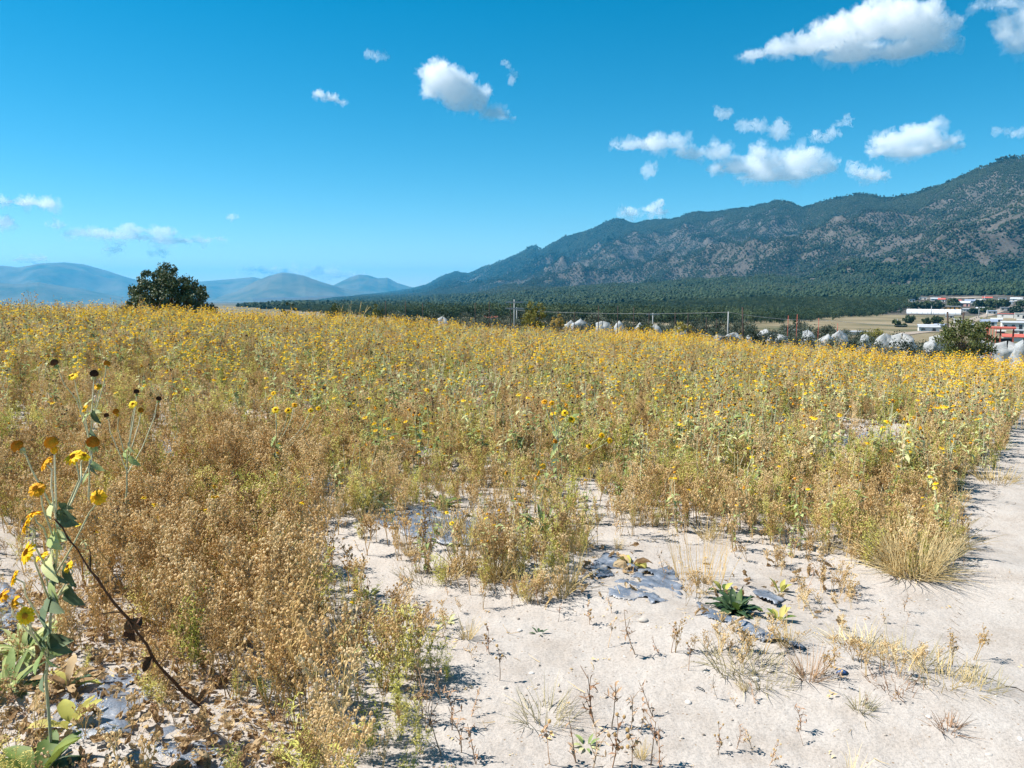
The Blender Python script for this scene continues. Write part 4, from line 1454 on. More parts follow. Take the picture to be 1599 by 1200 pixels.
# ------------------------------------------------------------------ leafy plants with parts
def leafy(name, label, cat, px, py, n, L, W, mats, seed, tilt=(0.3, 1.25), curl=0.7, shape=(0.25, 0.75, 1.0, 0.7, 0.08), group=None, fold=0.5, jag=0.0):
    g = random.Random(seed)
    p = loc_of(px, py)
    root = empty(name, p)
    for k in range(n):
        a = k * 2.39996 + g.uniform(-.3, .3)
        d = rdir(g, tilt[0] + (tilt[1] - tilt[0]) * (k / n) * 0.6, tilt[1] * (0.5 + 0.5 * k / n) + 0.15, a)
        l = L * g.uniform(0.65, 1.1)
        b = MB()
        b.leaf((0.012 * math.cos(a), 0.012 * math.sin(a), 0), d, (0, 0, 1), l, W * g.uniform(.75, 1.15), 0, curl * g.uniform(.4, 1.4), fold * g.uniform(.4, 1.4), 6, (0.18, 0.35, 0.8, 1.0, 0.9, 0.55, 0.06) if len(shape) == 5 else shape)
        if jag:
            b.v = [(v[0] + g.uniform(-jag, jag), v[1] + g.uniform(-jag, jag), v[2] + g.uniform(-jag, jag)) for v in b.v]
        o = b.build('leaf', mats[0] if len(mats) == 1 or g.random() > 0.22 else mats[1 + g.randrange(len(mats) - 1)], root, True)
    tag(root, label, cat, group)
    return root


BLADE = (0.5, 0.8, 1.0, 1.0, 0.9, 0.6, 0.05)
leafy('leafy_plant', 'dark green broad leaved plant beside the plastic strip', 'plant', 1148, 956, 42, 0.14, 0.042, [M_DGREEN, M_GREEN, M_DGREEN], 51, (0.05, 1.2), 1.0, jag=0.007, fold=0.3)
leafy('leafy_plant', 'yellow-green leafy plant just right of the dark green plant', 'plant', 1216, 968, 7, 0.09, 0.035, [M_YLEAF, M_GREEN], 52, (0.2, 1.0))
leafy('leafy_plant', 'small yellow leaves standing above the grey plastic flap', 'plant', 1218, 925, 5, 0.09, 0.03, [M_YLEAF], 53, (0.1, 0.5))
leafy('leafy_plant', 'yellowed leaves behind the dark green plant', 'plant', 1130, 925, 6, 0.08, 0.04, [M_YLEAF, M_GREEN], 54, (0.1, 0.9))
leafy('leafy_plant', 'green plant with long arching leaves left of centre', 'plant', 575, 790, 26, 0.30, 0.030, [M_DGREEN, M_GREEN, M_GLEAF], 55, (0.2, 1.2), 1.3, BLADE)
leafy('leafy_plant', 'light green leafy clump behind the plastic strip', 'plant', 692, 793, 24, 0.16, 0.035, [M_GREEN, M_YLEAF, M_DGREEN], 56, (0.15, 1.2), 0.8)
leafy('leafy_plant', 'green spiky plant with yellow leaves in the centre', 'plant', 848, 832, 18, 0.26, 0.030, [M_GREEN, M_YLEAF, M_DLEAF], 57, (0.1, 0.9), 0.8, BLADE)
leafy('leafy_plant', 'dark green plant among weeds right of centre', 'plant', 1042, 752, 14, 0.17, 0.07, [M_DGREEN], 58, (0.2, 1.1), 0.6)
leafy('leafy_plant', 'dark green plant at the right field edge', 'plant', 1478, 762, 16, 0.20, 0.05, [M_DGREEN, M_GREEN], 59, (0.3, 1.3), 0.9)
leafy('leafy_plant', 'green leaved plant in shade among right hand weeds', 'plant', 1242, 800, 18, 0.22, 0.045, [M_GREEN, M_DGREEN], 60, (0.3, 1.2), 0.9)
leafy('withered_plant', 'withered curled plant on the upper shiny plastic sheet', 'plant', 985, 888, 15, 0.13, 0.045, [M_DLEAF, M_YLEAF], 61, (0.2, 1.4), 1.8, fold=1.4, jag=0.006)
leafy('leafy_plant', 'broad pale green leaves in the bottom left corner', 'plant', 60, 1215, 9, 0.17, 0.065, [M_GREEN, M_DGREEN, M_YLEAF], 62, (0.3, 1.2), 0.8, jag=0.005)
leafy('leafy_plant', 'yellowing big leaf plant near the bottom left plastic', 'plant', 108, 1135, 6, 0.15, 0.055, [M_YLEAF, M_GREEN, M_DLEAF], 63, (0.3, 1.25), 0.7, jag=0.003)
leafy('leafy_plant', 'green leafy plant at the left edge below the flowers', 'plant', 12, 1080, 22, 0.20, 0.035, [M_GLEAF, M_GREEN, M_DGREEN], 64, (0.1, 1.2), 0.9)
leafy('leafy_plant', 'tangled grey-green plant behind the yellow flowers', 'plant', 40, 1020, 26, 0.22, 0.04, [M_GLEAF, M_HLEAF, M_DLEAF], 164, (0.1, 1.2), 1.0, jag=0.004)
leafy('withered_plant', 'half withered plant at the foot of the yellow flowers', 'plant', 105, 1075, 20, 0.17, 0.04, [M_DLEAF, M_HLEAF, M_YLEAF], 165, (0.2, 1.3), 1.4, jag=0.006)
leafy('leafy_plant', 'tiny green rosette on the sand above centre bottom', 'plant', 842, 990, 8, 0.045, 0.014, [M_DGREEN], 65, (0.4, 1.3))
leafy('leafy_plant', 'small grey-green rosette left on the sand tongue', 'plant', 698, 972, 8, 0.06, 0.018, [M_GLEAF], 66, (0.4, 1.3))
leafy('leafy_plant', 'small dark rosette on the sand tongue', 'plant', 575, 930, 9, 0.07, 0.02, [M_DGREEN, M_GLEAF], 67, (0.2, 1.1))
leafy('leafy_plant', 'small grey-green rosette near the bottom centre', 'plant', 915, 1165, 8, 0.05, 0.016, [M_GLEAF], 68, (0.3, 1.3))

# grass tufts
def tuft(label, px, py, n, h, spread, base, mat, seed, w=0.0022, arch=0.9):
    o = grass_tuft(random.Random(seed), n, h, spread, base, w, arch).build('grass_tuft', mat, None, False, loc_of(px, py))
    tag(o, label, 'grass', 'single grass tufts')


tuft('large pale straw grass tuft at the corner of the sandy track', 1425, 893, 420, 0.33, 1.3, 0.14, M_STRAW, 71)
tuft('second straw tuft left behind the large straw tuft', 1370, 872, 200, 0.28, 1.25, 0.12, M_STRAW, 72)
tuft('straw tuft close to the track behind the large tuft', 1470, 850, 200, 0.28, 1.25, 0.12, M_STRAW, 73)
tuft('low yellow-green grass tuft on the bottom centre sand', 855, 1122, 95, 0.15, 1.45, 0.09, M_HAY, 74, 0.0016, 0.5)
tuft('olive grass patch below the dark green plant', 1150, 1040, 120, 0.13, 1.45, 0.13, M_HAY, 75, 0.0016, 0.6)
tuft('olive grass patch right of the plastic strip end', 1190, 1055, 110, 0.11, 1.45, 0.13, M_HAY, 76, 0.0016, 0.6)
tuft('straw coloured low grass on the sand at the right', 1340, 1010, 110, 0.13, 1.45, 0.13, M_STRAW, 77, 0.0016, 0.8)
tuft('olive low grass right of the straw coloured grass', 1405, 1030, 110, 0.13, 1.48, 0.16, M_HAY, 78, 0.0016, 0.8)
tuft('straw grass at the right end of the sand grass strip', 1475, 1062, 120, 0.13, 1.48, 0.14, M_STRAW, 79, 0.0016, 0.8)
tuft('sparse pale grass at the far right of the grass strip', 1530, 1070, 70, 0.10, 1.3, 0.10, M_HAY, 80, 0.0014, 0.5)
tuft('small grey grass tuft on the bottom right sand', 1345, 1108, 60, 0.08, 1.1, 0.03, M_HAY, 81, 0.0014, 0.4)
tuft('thin tall straw stalks beside the plastic sheets', 1095, 905, 55, 0.42, 0.35, 0.16, M_DRY, 82, 0.0014, 0.25)
tuft('straw tuft spilling onto the upper track edge', 1555, 752, 120, 0.22, 1.2, 0.16, M_STRAW, 83, 0.0022, 0.6)
tuft('olive grass patch on the track edge at the right', 1545, 700, 120, 0.22, 1.1, 0.2, M_OLIVE, 84, 0.0024, 0.5)
tuft('faint dry grass at the foot of the left sand tongue', 660, 905, 90, 0.14, 1.1, 0.12, M_HAY, 85, 0.0014, 0.6)
tuft('dry red-brown grass below the sand grass strip', 1400, 1068, 90, 0.07, 1.4, 0.10, M_RED, 86, 0.0016, 0.3)
tuft('reddish sprawling weed at the bottom right', 1480, 1140, 40, 0.10, 1.4, 0.03, M_RED, 87, 0.0016, 0.3)
tuft('reddish branching weed by the blue plastic scrap', 1265, 1060, 60, 0.18, 1.15, 0.03, M_RED, 88, 0.0016, 0.2)

# ------------------------------------------------------------------ the yellow flowers close by at the left
def hero_plant(label, base_px, dist, stem_px, heads, leaves, seed, stem_r=0.0052, branch_r=0.0026, fr=0.031):
    g = random.Random(seed)
    pts = [at_depth(px, py, dist + dd) for (px, py, dd) in stem_px]
    foot = pts[-1].copy(); gz = tz(foot.x, foot.y)
    foot.z = gz - 0.01
    root = empty('wildflower', foot)
    pts = [p - foot for p in pts] + [Vector((0, 0, 0))]
    b = MB()
    fine = []
    for i in range(len(pts) - 1):
        for k in range(3):
            fine.append(pts[i].lerp(pts[i + 1], k / 3.0) + Vector((g.uniform(-.002, .002), g.uniform(-.002, .002), 0)))
    fine.append(pts[-1])
    nf = len(fine)
    b.tube(fine, [branch_r + (stem_r - branch_r) * min(1, i / (nf * 0.6)) for i in range(nf)], 6, 0)
    b.build('stem', M_GSTEM, root, True)
    for (px, py, dd, path, kind, facing, size) in heads:
        c = at_depth(px, py, dist + dd) - foot
        n = Vector(facing).normalized()
        bp = [c - n * 0.006] + [at_depth(qx, qy, dist + qd) - foot for (qx, qy, qd) in path]
        # smooth the stalk and let it leave the head along its axis
        P = [bp[0], bp[0] - n * 0.018 + (bp[-1] - bp[0]) * 0.06] + bp[1:]
        s = []
        for i in range(len(P) - 1):
            for k in range(3):
                s.append(P[i].lerp(P[i + 1], k / 3.0))
        s.append(P[-1])
        st = MB(); st.tube(s, [branch_r * (0.85 + 0.4 * (i / len(s))) for i in range(len(s))], 5, 0)
        st.build('stalk', M_GSTEM, root, True)
        hd = MB(); rot = n.to_track_quat('Z', 'Y').to_matrix(); r = fr * size * 0.9
        if kind in ('mound', 'dark'):
            for k in range(260):        # the packed florets of a ripe head
                zc = 1 - 1.5 * (k + .5) / 260; rho = math.sqrt(max(0, 1 - zc * zc)); t = k * 2.39996
                q = rot @ Vector((rho * math.cos(t) * 1.08, rho * math.sin(t) * 1.08, zc * 1.0)) * (r * 0.60)
                hd.octa(c + q, r * 0.085, 0, 1.3)
            hd.ball(c, r * 0.58, 0, (1.08, 1.08, 1.0), 0.03, g, rot)
            ho = hd.build('flower_head', M_DISC if kind == 'mound' else M_DARK, root, False)
            fb = MB(); flower(fb, c - n * (r * 0.35), n, r * 0.9, g, 0, None, 12, 1.3, 0.5)
            fb.build('petals' if kind == 'mound' else 'bracts', M_GLEAF if kind == 'dark' or g.random() < 0.6 else M_OPETAL, ho)
        else:
            for k in range(90):
                t = k * 2.39996; rho = math.sqrt((k + .5) / 90) * 0.36 * r
                q = rot @ Vector((rho * math.cos(t), rho * math.sin(t), 0.10 * r * (1 - (rho / (0.36 * r)) ** 2)))
                hd.octa(c + q, r * 0.045, 0, 1.6)
            hd.ball(c - n * (r * 0.1), r * 0.37, 0, (1, 1, 0.4), 0.05, g, rot)
            ho = hd.build('flower_head', M_DISC, root, False)
            fb = MB(); flower(fb, c, n, r * 1.08, g, 0, None, 17 if kind == 'yellow' else 15, 0.25 if kind == 'yellow' else 0.4, 0.4, rows=2)
            fb.build('petals', M_PETAL if kind == 'yellow' else M_OPETAL, ho)
            cb = MB(); flower(cb, c - n * (r * 0.16), n, r * 0.62, g, 0, None, 9, 0.3, 0.3)
            cb.build('bracts', M_GLEAF, ho)
    leaves = list(leaves)
    for k in range(10 if dist < 4 else 3):
        i = g.randrange(len(stem_px) - 1); sx, sy, sd = stem_px[i]; tx, ty, td = stem_px[i + 1]; f = g.random()
        ax, ay = sx + (tx - sx) * f, sy + (ty - sy) * f; k2 = 3.0 / dist
        leaves.append((ax, ay, sd, ax + g.uniform(-34, 34) * k2, ay + g.uniform(-8, 40) * k2, sd + g.uniform(-.16, .10), g.uniform(.4, .65), g.random() < .5))
    for (px, py, dd, qx, qy, qd, wd, dark) in leaves:
        a = at_depth(px, py, dist + dd) - foot; e = at_depth(qx, qy, dist + qd) - foot
        lb = MB(); L = (e - a).length
        lb.leaf(a, e - a, Vector((-0.6, -0.8, 0.35)), L * 0.85, L * wd * 0.68, 0, g.uniform(0.2, 0.8), g.uniform(0.2, 0.6), 6, (0.12, 0.7, 1.0, 0.95, 0.75, 0.45, 0.05))
        lb.v = [(v[0] + g.uniform(-.0022, .0022), v[1] + g.uniform(-.0022, .0022), v[2] + g.uniform(-.0022, .0022)) for v in lb.v]
        lb.build('leaf', M_HLEAF if dark else M_GLEAF, root, True)
    tag(root, label, 'wildflower', 'tall wildflowers at the left')
    return root


H = hero_plant('tall wildflower with big yellow and orange heads at the left edge', None, 2.95,
    [(88, 800, -.10), (89, 850, -.08), (86, 905, -.05), (80, 950, -.02), (76, 1000, 0.0), (72, 1062, 0.05)],
    [
        (27, 697, -.12, [(50, 735, -.11), (88, 805, -.10)], 'mound', (-.75, -.2, .8), 0.95),
        (80, 692, -.12, [(86, 740, -.11), (88, 800, -.10)], 'mound', (-.25, -.2, 1), 1.05),
        (145, 691, -.05, [(143, 720, -.06), (118, 770, -.08), (92, 830, -.08)], 'mound', (.1, -.3, 1), 1.05),
        (113, 713, -.16, [(124, 748, -.14), (110, 780, -.12), (90, 825, -.08)], 'yellow', (-.35, -.7, .75), 1.0),
        (131, 711, -.05, [(127, 748, -.10), (112, 785, -.1)], 'yellow', (.5, -.25, .8), .75),
        (68, 723, -.18, [(80, 760, -.15), (88, 815, -.10)], 'orange', (-.75, -.35, .55), .9),
        (55, 763, -.2, [(66, 790, -.15), (87, 850, -.08)], 'orange', (-.1, -.75, .6), .95),
        (152, 776, -.12, [(140, 800, -.05), (115, 850, -.05), (88, 895, -.05)], 'orange', (.15, -.85, .45), 1.0),
        (52, 801, -.1, [(68, 825, -.09), (86, 880, -.06)], 'orange', (-.3, .1, .9), .85),
        (38, 822, -.22, [(50, 845, -.15), (82, 905, -.06)], 'yellow', (-.9, -.3, .3), .9),
        (40, 863, -.25, [(55, 880, -.18), (80, 945, -.03)], 'yellow', (-.55, -.7, .5), 1.15),
        (63, 868, -.05, [(72, 900, -.05), (80, 945, -.03)], 'yellow', (-.4, -.2, .8), .9),
        (105, 885, -.08, [(100, 915, -.06), (80, 955, -.02)], 'yellow', (-.5, -.5, .5), .75),
        (20, 903, -.2, [(40, 930, -.12), (76, 990, 0)], 'yellow', (-.8, -.4, .3), .9),
        (20, 940, -.22, [(34, 965, -.12), (74, 1010, .01)], 'orange', (-.7, -.5, .35), .9),
        (39, 962, -.25, [(48, 985, -.15), (74, 1030, .02)], 'yellow', (.05, -.95, .3), .95),
        (2, 930, -.2, [(20, 960, -.12), (74, 1020, .02)], 'orange', (-.5, -.6, .4), .8),
    ],
    [(86, 780, -.1, 70, 815, -.18, .7, False), (92, 785, -.1, 118, 800, -.12, .6, True), (88, 800, -.1, 112, 812, -.2, .5, True), (84, 830, -.08, 80, 860, -.2, .7, False), (84, 862, -.06, 62, 912, -.2, .62, False), (86, 880, -.06, 76, 920, -.16, .5, True), (100, 880, -.06, 117, 925, -.14, .55, True), (104, 915, -.05, 122, 955, -.14, .7, True), (78, 930, -.03, 56, 985, -.16, .6, True), (80, 925, -.03, 66, 960, -.2, .55, True), (82, 900, -.05, 75, 950, -.15, .45, False), (76, 985, 0, 45, 1010, -.12, .5, True), (76, 990, 0, 100, 1030, -.12, .6, True), (74, 1010, 0, 40, 1060, -.15, .5, False), (90, 930, -.03, 112, 905, -.1, .3, False), (74, 1000, 0, 20, 1000, -.1, .3, False)], 91)
hero_plant('second wildflower with dark dead heads behind the near one', None, 5.2,
    [(143, 640, -.05), (142, 680, -.03), (140, 720, -.02), (139, 770, 0), (138, 805, 0.02)],
    [
        (85, 567, -.1, [(100, 600, -.08), (120, 625, -.05), (140, 690, -.02)], 'dark', (-.5, -.1, .9), 1.0),
        (147, 584, -.08, [(146, 605, -.07), (143, 645, -.05)], 'dark', (.15, -.1, 1), 1.1),
        (113, 587, -.15, [(120, 610, -.1), (140, 685, -.03)], 'yellow', (-.1, -.5, .8), .95),
        (167, 568, -.05, [(162, 600, -.04), (150, 640, -.04)], 'mound', (.2, -.1, 1), .85),
        (153, 603, -.1, [(151, 625, -.08), (145, 660, -.04)], 'orange', (.1, -.5, .8), .8),
        (131, 638, -.15, [(134, 655, -.1), (141, 700, -.02)], 'yellow', (-.5, -.5, .4), .8),
    ],
    [(143, 625, -.05, 125, 635, -.12, .6, False), (143, 640, -.05, 152, 668, -.12, .6, True), (143, 645, -.04, 120, 655, -.1, .5, False), (142, 670, -.03, 150, 690, -.1, .5, True), (142, 680, -.03, 125, 705, -.1, .5, False), (140, 720, 0, 160, 740, -.1, .5, False)], 92, 0.006, 0.0028, 0.034)
hero_plant('wildflower with dark and yellow heads right of the second one', None, 5.3,
    [(200, 690, 0), (199, 720, 0), (198, 760, 0), (197, 800, 0)],
    [(213, 612, .1, [(211, 640, .08), (201, 700, 0)], 'dark', (0, -.1, 1), .8), (207, 631, 0, [(206, 655, 0), (200, 705, 0)], 'yellow', (-.1, -.7, .6), .85), (220, 641, 0, [(216, 665, 0), (201, 715, 0)], 'mound', (.2, -.4, .8), .8), (181, 643, -.1, [(184, 670, -.06), (199, 725, 0)], 'mound', (-.2, -.3, .9), .85), (248, 623, .1, [(242, 650, .1), (222, 700, .05), (199, 740, 0)], 'dark', (.3, -.1, .9), .8), (166, 649, -.1, [(172, 675, -.06), (198, 735, 0)], 'dark', (-.2, -.3, .9), .7)],
    [(200, 700, 0, 186, 718, -.1, .5, False), (200, 712, 0, 214, 732, -.1, .5, False)], 95, 0.006, 0.0026, 0.034)
hero_plant('flowering weed with a cluster of yellow heads left of centre', None, 6.6,
    [(432, 660, 0), (431, 700, 0), (430, 740, 0)],
    [(430, 640, -.1, [(431, 655, 0), (432, 680, 0)], 'yellow', (-.1, -.8, .6), 1.0), (450, 641, -.1, [(446, 660, 0), (432, 695, 0)], 'yellow', (.1, -.7, .6), .9), (460, 632, 0, [(455, 655, 0), (432, 700, 0)], 'orange', (.2, -.6, .7), .8), (485, 641, 0, [(470, 670, 0), (432, 712, 0)], 'yellow', (.1, -.8, .5), .7), (497, 638, 0, [(480, 670, 0), (432, 715, 0)], 'yellow', (.1, -.8, .5), .7), (427, 614, .1, [(430, 640, .05), (432, 665, 0)], 'yellow', (-.1, -.7, .6), .7)],
    [(432, 680, 0, 420, 700, -.1, .5, False), (432, 690, 0, 446, 712, -.1, .5, False)], 93, 0.006, 0.0028, 0.034)
hero_plant('flowering weed with bright yellow heads in the centre', None, 6.9,
    [(872, 670, 0), (871, 710, 0), (870, 750, 0)],
    [(882, 645, -.1, [(878, 665, 0), (872, 690, 0)], 'yellow', (-.1, -.8, .6), 1.0), (893, 655, -.1, [(885, 675, 0), (872, 700, 0)], 'yellow', (.1, -.7, .6), 1.0), (850, 627, 0, [(858, 655, 0), (871, 690, 0)], 'orange', (-.2, -.6, .7), .95), (862, 629, 0, [(866, 655, 0), (871, 690, 0)], 'orange', (.1, -.6, .6), .85), (940, 680, 0, [(915, 700, 0), (871, 730, 0)], 'yellow', (.1, -.8, .5), .9), (952, 688, 0, [(925, 705, 0), (871, 735, 0)], 'yellow', (.1, -.8, .5), .9), (868, 690, -.2, [(869, 710, -.1), (870, 730, 0)], 'mound', (.1, -.5, .8), .8), (847, 728, -.2, [(855, 740, -.1), (870, 752, 0)], 'yellow', (-.2, -.7, .5), .9), (920, 697, -.1, [(900, 715, 0), (871, 742, 0)], 'yellow', (.1, -.7, .5), .85)],
    [(871, 700, 0, 855, 715, -.1, .5, False), (871, 710, 0, 890, 725, -.1, .5, False), (871, 690, 0, 862, 705, -.1, .5, True)], 94, 0.006, 0.0028, 0.034)

# leaning dead stalk
b = MB(); g = random.Random(5)
wp = [(84, 812, 2.75), (120, 858, 2.74), (152, 905, 2.76), (190, 955, 2.82), (215, 990, 2.9), (250, 1040, 2.98), (285, 1080, 3.05), (330, 1118, 3.1)]
pts = []
for i in range(len(wp) - 1):
    A, B = at_depth(*wp[i]), at_depth(*wp[i + 1])
    for k in range(3):
        pts.append(A.lerp(B, k / 3) + Vector((g.uniform(-.004, .004), g.uniform(-.004, .004), g.uniform(-.004, .004))))
e = ground_at(330, 1118); pts.append(Vector(e) + Vector((0, 0, 0.006)))
root = empty('broken_stalk', tuple(e))
pts = [p - Vector(e) for p in pts]
b.tube(pts, [0.0024 + 0.0034 * (i / len(pts)) + g.uniform(-.0006, .0012) for i in range(len(pts))], 6, 0, True)
M_BARK = plant_mat('brown_bark', [(0.06, 0.03, 0.018), (0.11, 0.06, 0.032), (0.20, 0.12, 0.06)], 0.85, 0, 40)
b.build('stalk', M_BARK, root, True)
for i in (5, 9, 12, 15, 18):
    t = MB(); t.tube(wobble(g, pts[i], rdir(g, 0.4, 1.3), 0.09, 3, 0.2), [0.003, 0.0025, 0.0018, 0.001], 4, 0)
    t.build('twig', M_BARK, root)
for i in (10, 11, 14):
    t = MB()
    for _ in range(3):
        t.leaf(pts[i], rdir(g, 1.8, 2.8), (0, -1, 0), 0.06, 0.028, 0, g.uniform(.5, 2), 0.8, 4, (0.2, 0.8, 1, 0.7, 0.1))
    t.build('withered_leaf', M_BARK, root)
tag(root, 'leaning dead brown stalk from the flowers down to the ground', 'stalk')
# ------------------------------------------------------------------ trees, bushes, orchard, fence, village, forest
def surf(x, y):
    return np.maximum(terrain(x, y), mountain_z(np.asarray(x, float), np.asarray(y, float)))


TT = np.geomspace(20, 14000, 3000)


def surf_at(px, py):
    d = ray(px, py)
    X, Y, Z = d[0] * TT, d[1] * TT, EYE + d[2] * TT
    S = surf(X, Y)
    k = np.argmax(S > Z)
    return Vector((X[k], Y[k], float(S[k])))


M_PINE = plant_mat('dark_needles', [(0.022, 0.040, 0.016), (0.05, 0.075, 0.028), (0.085, 0.11, 0.04)], 0.6, 0.12, 1.5, 0.3)
M_BUSHG = plant_mat('bush_leaves', [(0.045, 0.065, 0.02), (0.095, 0.115, 0.035), (0.20, 0.17, 0.06)], 0.65, 0.2, 2.0)
M_BUSHY = plant_mat('yellowing_bush_leaves', [(0.14, 0.14, 0.03), (0.30, 0.25, 0.055), (0.42, 0.30, 0.09)], 0.65, 0.25, 2.0)
M_TRUNK = plain_mat('tree_bark', (0.11, 0.08, 0.055), 0.9, 0.1, 0.4, 6, 0.5)


def leaf_cloud(b, c, r, n, size, rng, mat=0, squash=0.8):
    for _ in range(n):
        d = Vector((rng.gauss(0, 1), rng.gauss(0, 1), rng.gauss(0, 1) * squash)).normalized() * (r * rng.random() ** 0.4)
        p = Vector(c) + d
        a = Vector((rng.uniform(-1, 1), rng.uniform(-1, 1), rng.uniform(-1, 1))).normalized()
        q = a.cross(Vector((rng.uniform(-1, 1), rng.uniform(-1, 1), rng.uniform(-1, 1)))).normalized()
        s = size * rng.uniform(0.6, 1.3)
        b.quad(p - a * s, p + q * s * 0.55, p + a * s, p - q * s * 0.5, mat)


def woody(name, label, cat, base, height, half_w, rng, leaf_mat, clumps, per, leaf, crown_z=(0.2, 1.0), group=None, dome=None, parts=('trunk', 'crown'), clump_r=0.14):
    root = empty(name, tuple(base))
    tb = MB(); cb = MB()
    top = Vector((rng.uniform(-.05, .05) * half_w, 0, height * (crown_z[0] + 0.35)))
    tr = max(0.03, height * 0.028)
    tb.tube([(0, 0, -0.3), (0.02, 0, top.z * 0.4), tuple(top)], [tr * 1.3, tr, tr * 0.7], 7, 0)
    zc = height * (crown_z[0] + crown_z[1]) / 2; hz = height * (crown_z[1] - crown_z[0]) / 2
    for k in range(clumps):
        for _ in range(50):
            u = Vector((rng.uniform(-1, 1), rng.uniform(-1, 1), rng.uniform(-1, 1)))
            if u.length < 1 and u.length > 0.35:
                break
        if dome:
            lim = np.interp(u.x, [d[0] for d in dome], [d[1] for d in dome])
            u.z = -1 + (u.z + 1) * (lim + 1) / 2
        c = Vector((u.x * half_w, u.y * half_w, zc + u.z * hz))
        leaf_cloud(cb, c, half_w * clump_r * rng.uniform(0.7, 1.35), per, leaf, rng)
        if k % 3 == 0:
            st = Vector((0, 0, top.z * rng.uniform(0.35, 1.0)))
            mid = st.lerp(c, 0.5) + Vector((rng.uniform(-.1, .1), rng.uniform(-.1, .1), 0.08)) * half_w
            tb.tube([st, mid, c], [tr * 0.45, tr * 0.25, tr * 0.08], 4, 0)
    tb.build(parts[0], M_TRUNK, root)
    cb.build(parts[1], leaf_mat, root)
    if label:
        tag(root, label, cat, group)
    return root


def ground_pt(px, dist):
    return on_az(px, dist)


# lone tree on the left
bt = ground_pt(262, 70.0)
ztop = at_depth(262, 411, 70.0).z
woody('tree', 'lone dark evergreen tree behind the field on the left', 'tree', bt, ztop - bt.z, 3.75, random.Random(8), M_PINE, 420, 70, 0.115, (0.16, 0.99), dome=[(-1.0, -0.25), (-.85, 0.18), (-.5, 0.62), (-.25, 0.92), (0.1, 1.0), (0.4, 0.86), (0.7, 0.55), (1.0, 0.05)], clump_r=0.10)

BUSHES = [
    ('yellowing bush behind the field in the middle', 835, 57, 472, 21, M_BUSHY, 70),
    ('big leafy green bush at the far right field edge', 1512, 52, 497, 36, M_BUSHG, 120),
    ('low dark bush left of the dead branches', 520, 62, 474, 20, M_BUSHG, 46),
    ('dark low bush right of the dead branches', 586, 64, 474, 16, M_BUSHG, 40),
    ('small dark bush between the lone tree and the fence', 452, 66, 473, 14, M_PINE, 30),
    ('small olive bush beside the first netted tree', 872, 68, 490, 12, M_BUSHY, 30),
    ('dark bush among the orchard rows', 1010, 70, 500, 16, M_BUSHG, 40),
    ('brown-green bush by the fence right of the orchard gap', 1065, 66, 503, 18, M_BUSHY, 36),
    ('olive bush behind the netted trees on the right', 1375, 82, 509, 26, M_BUSHY, 46),
]
for i, (lab, px, dist, ytop, hw, mt, nc) in enumerate(BUSHES):
    p = ground_pt(px, dist); zt = at_depth(px, ytop, dist).z
    woody('bush', lab, 'bush', p, max(0.8, zt - p.z), hw * dist / FPX, random.Random(400 + i), mt, nc, 46, 0.075, (0.08, 1.0), 'bushes beyond the field', clump_r=0.2)

# bare branching dead shrub
p = ground_pt(548, 46); root = empty('dead_shrub', tuple(p)); g = random.Random(3)
b = MB(); h = at_depth(548, 466, 46).z - p.z
for k in range(9):
    pts = wobble(g, (0, 0, -0.05), rdir(g, 0.05, 0.6), h * g.uniform(.7, 1.0), 5, 0.16, 0.05)
    b.tube(pts, [0.03, 0.026, 0.022, 0.018, 0.013, 0.008], 4, 0)
    for j in (2, 3, 4):
        b.tube(wobble(g, pts[j], rdir(g, 0.3, 1.0), h * 0.2, 3, 0.2), [0.014, 0.012, 0.008, 0.005], 3, 0)
b.build('branches', M_STRAW, root)
tag(root, 'bare pale branched dead shrub standing above the field edge', 'shrub')

# netted orchard trees
t_ = NT('white_shade_net')
nf = t_.noise(t_.obj(), 6, 4)
nc_ = t_.ramp(nf, [(0.3, (0.42, 0.44, 0.45)), (0.7, (0.66, 0.675, 0.68))])
pr = t_.principled(nc_, 0.7, 0.2); tr_ = t_.n('ShaderNodeBsdfTranslucent'); t_.l(nc_, tr_.inputs[0])
mx = t_.n('ShaderNodeMixShader'); mx.inputs[0].default_value = 0.3; t_.l(pr, mx.inputs[1]); t_.l(tr_.outputs[0], mx.inputs[2])
tp = t_.n('ShaderNodeBsdfTransparent'); mx2 = t_.n('ShaderNodeMixShader'); mx2.inputs[0].default_value = 0.42
t_.l(mx.outputs[0], mx2.inputs[1]); t_.l(tp.outputs[0], mx2.inputs[2])
M_NET = t_.done(mx2.outputs[0])


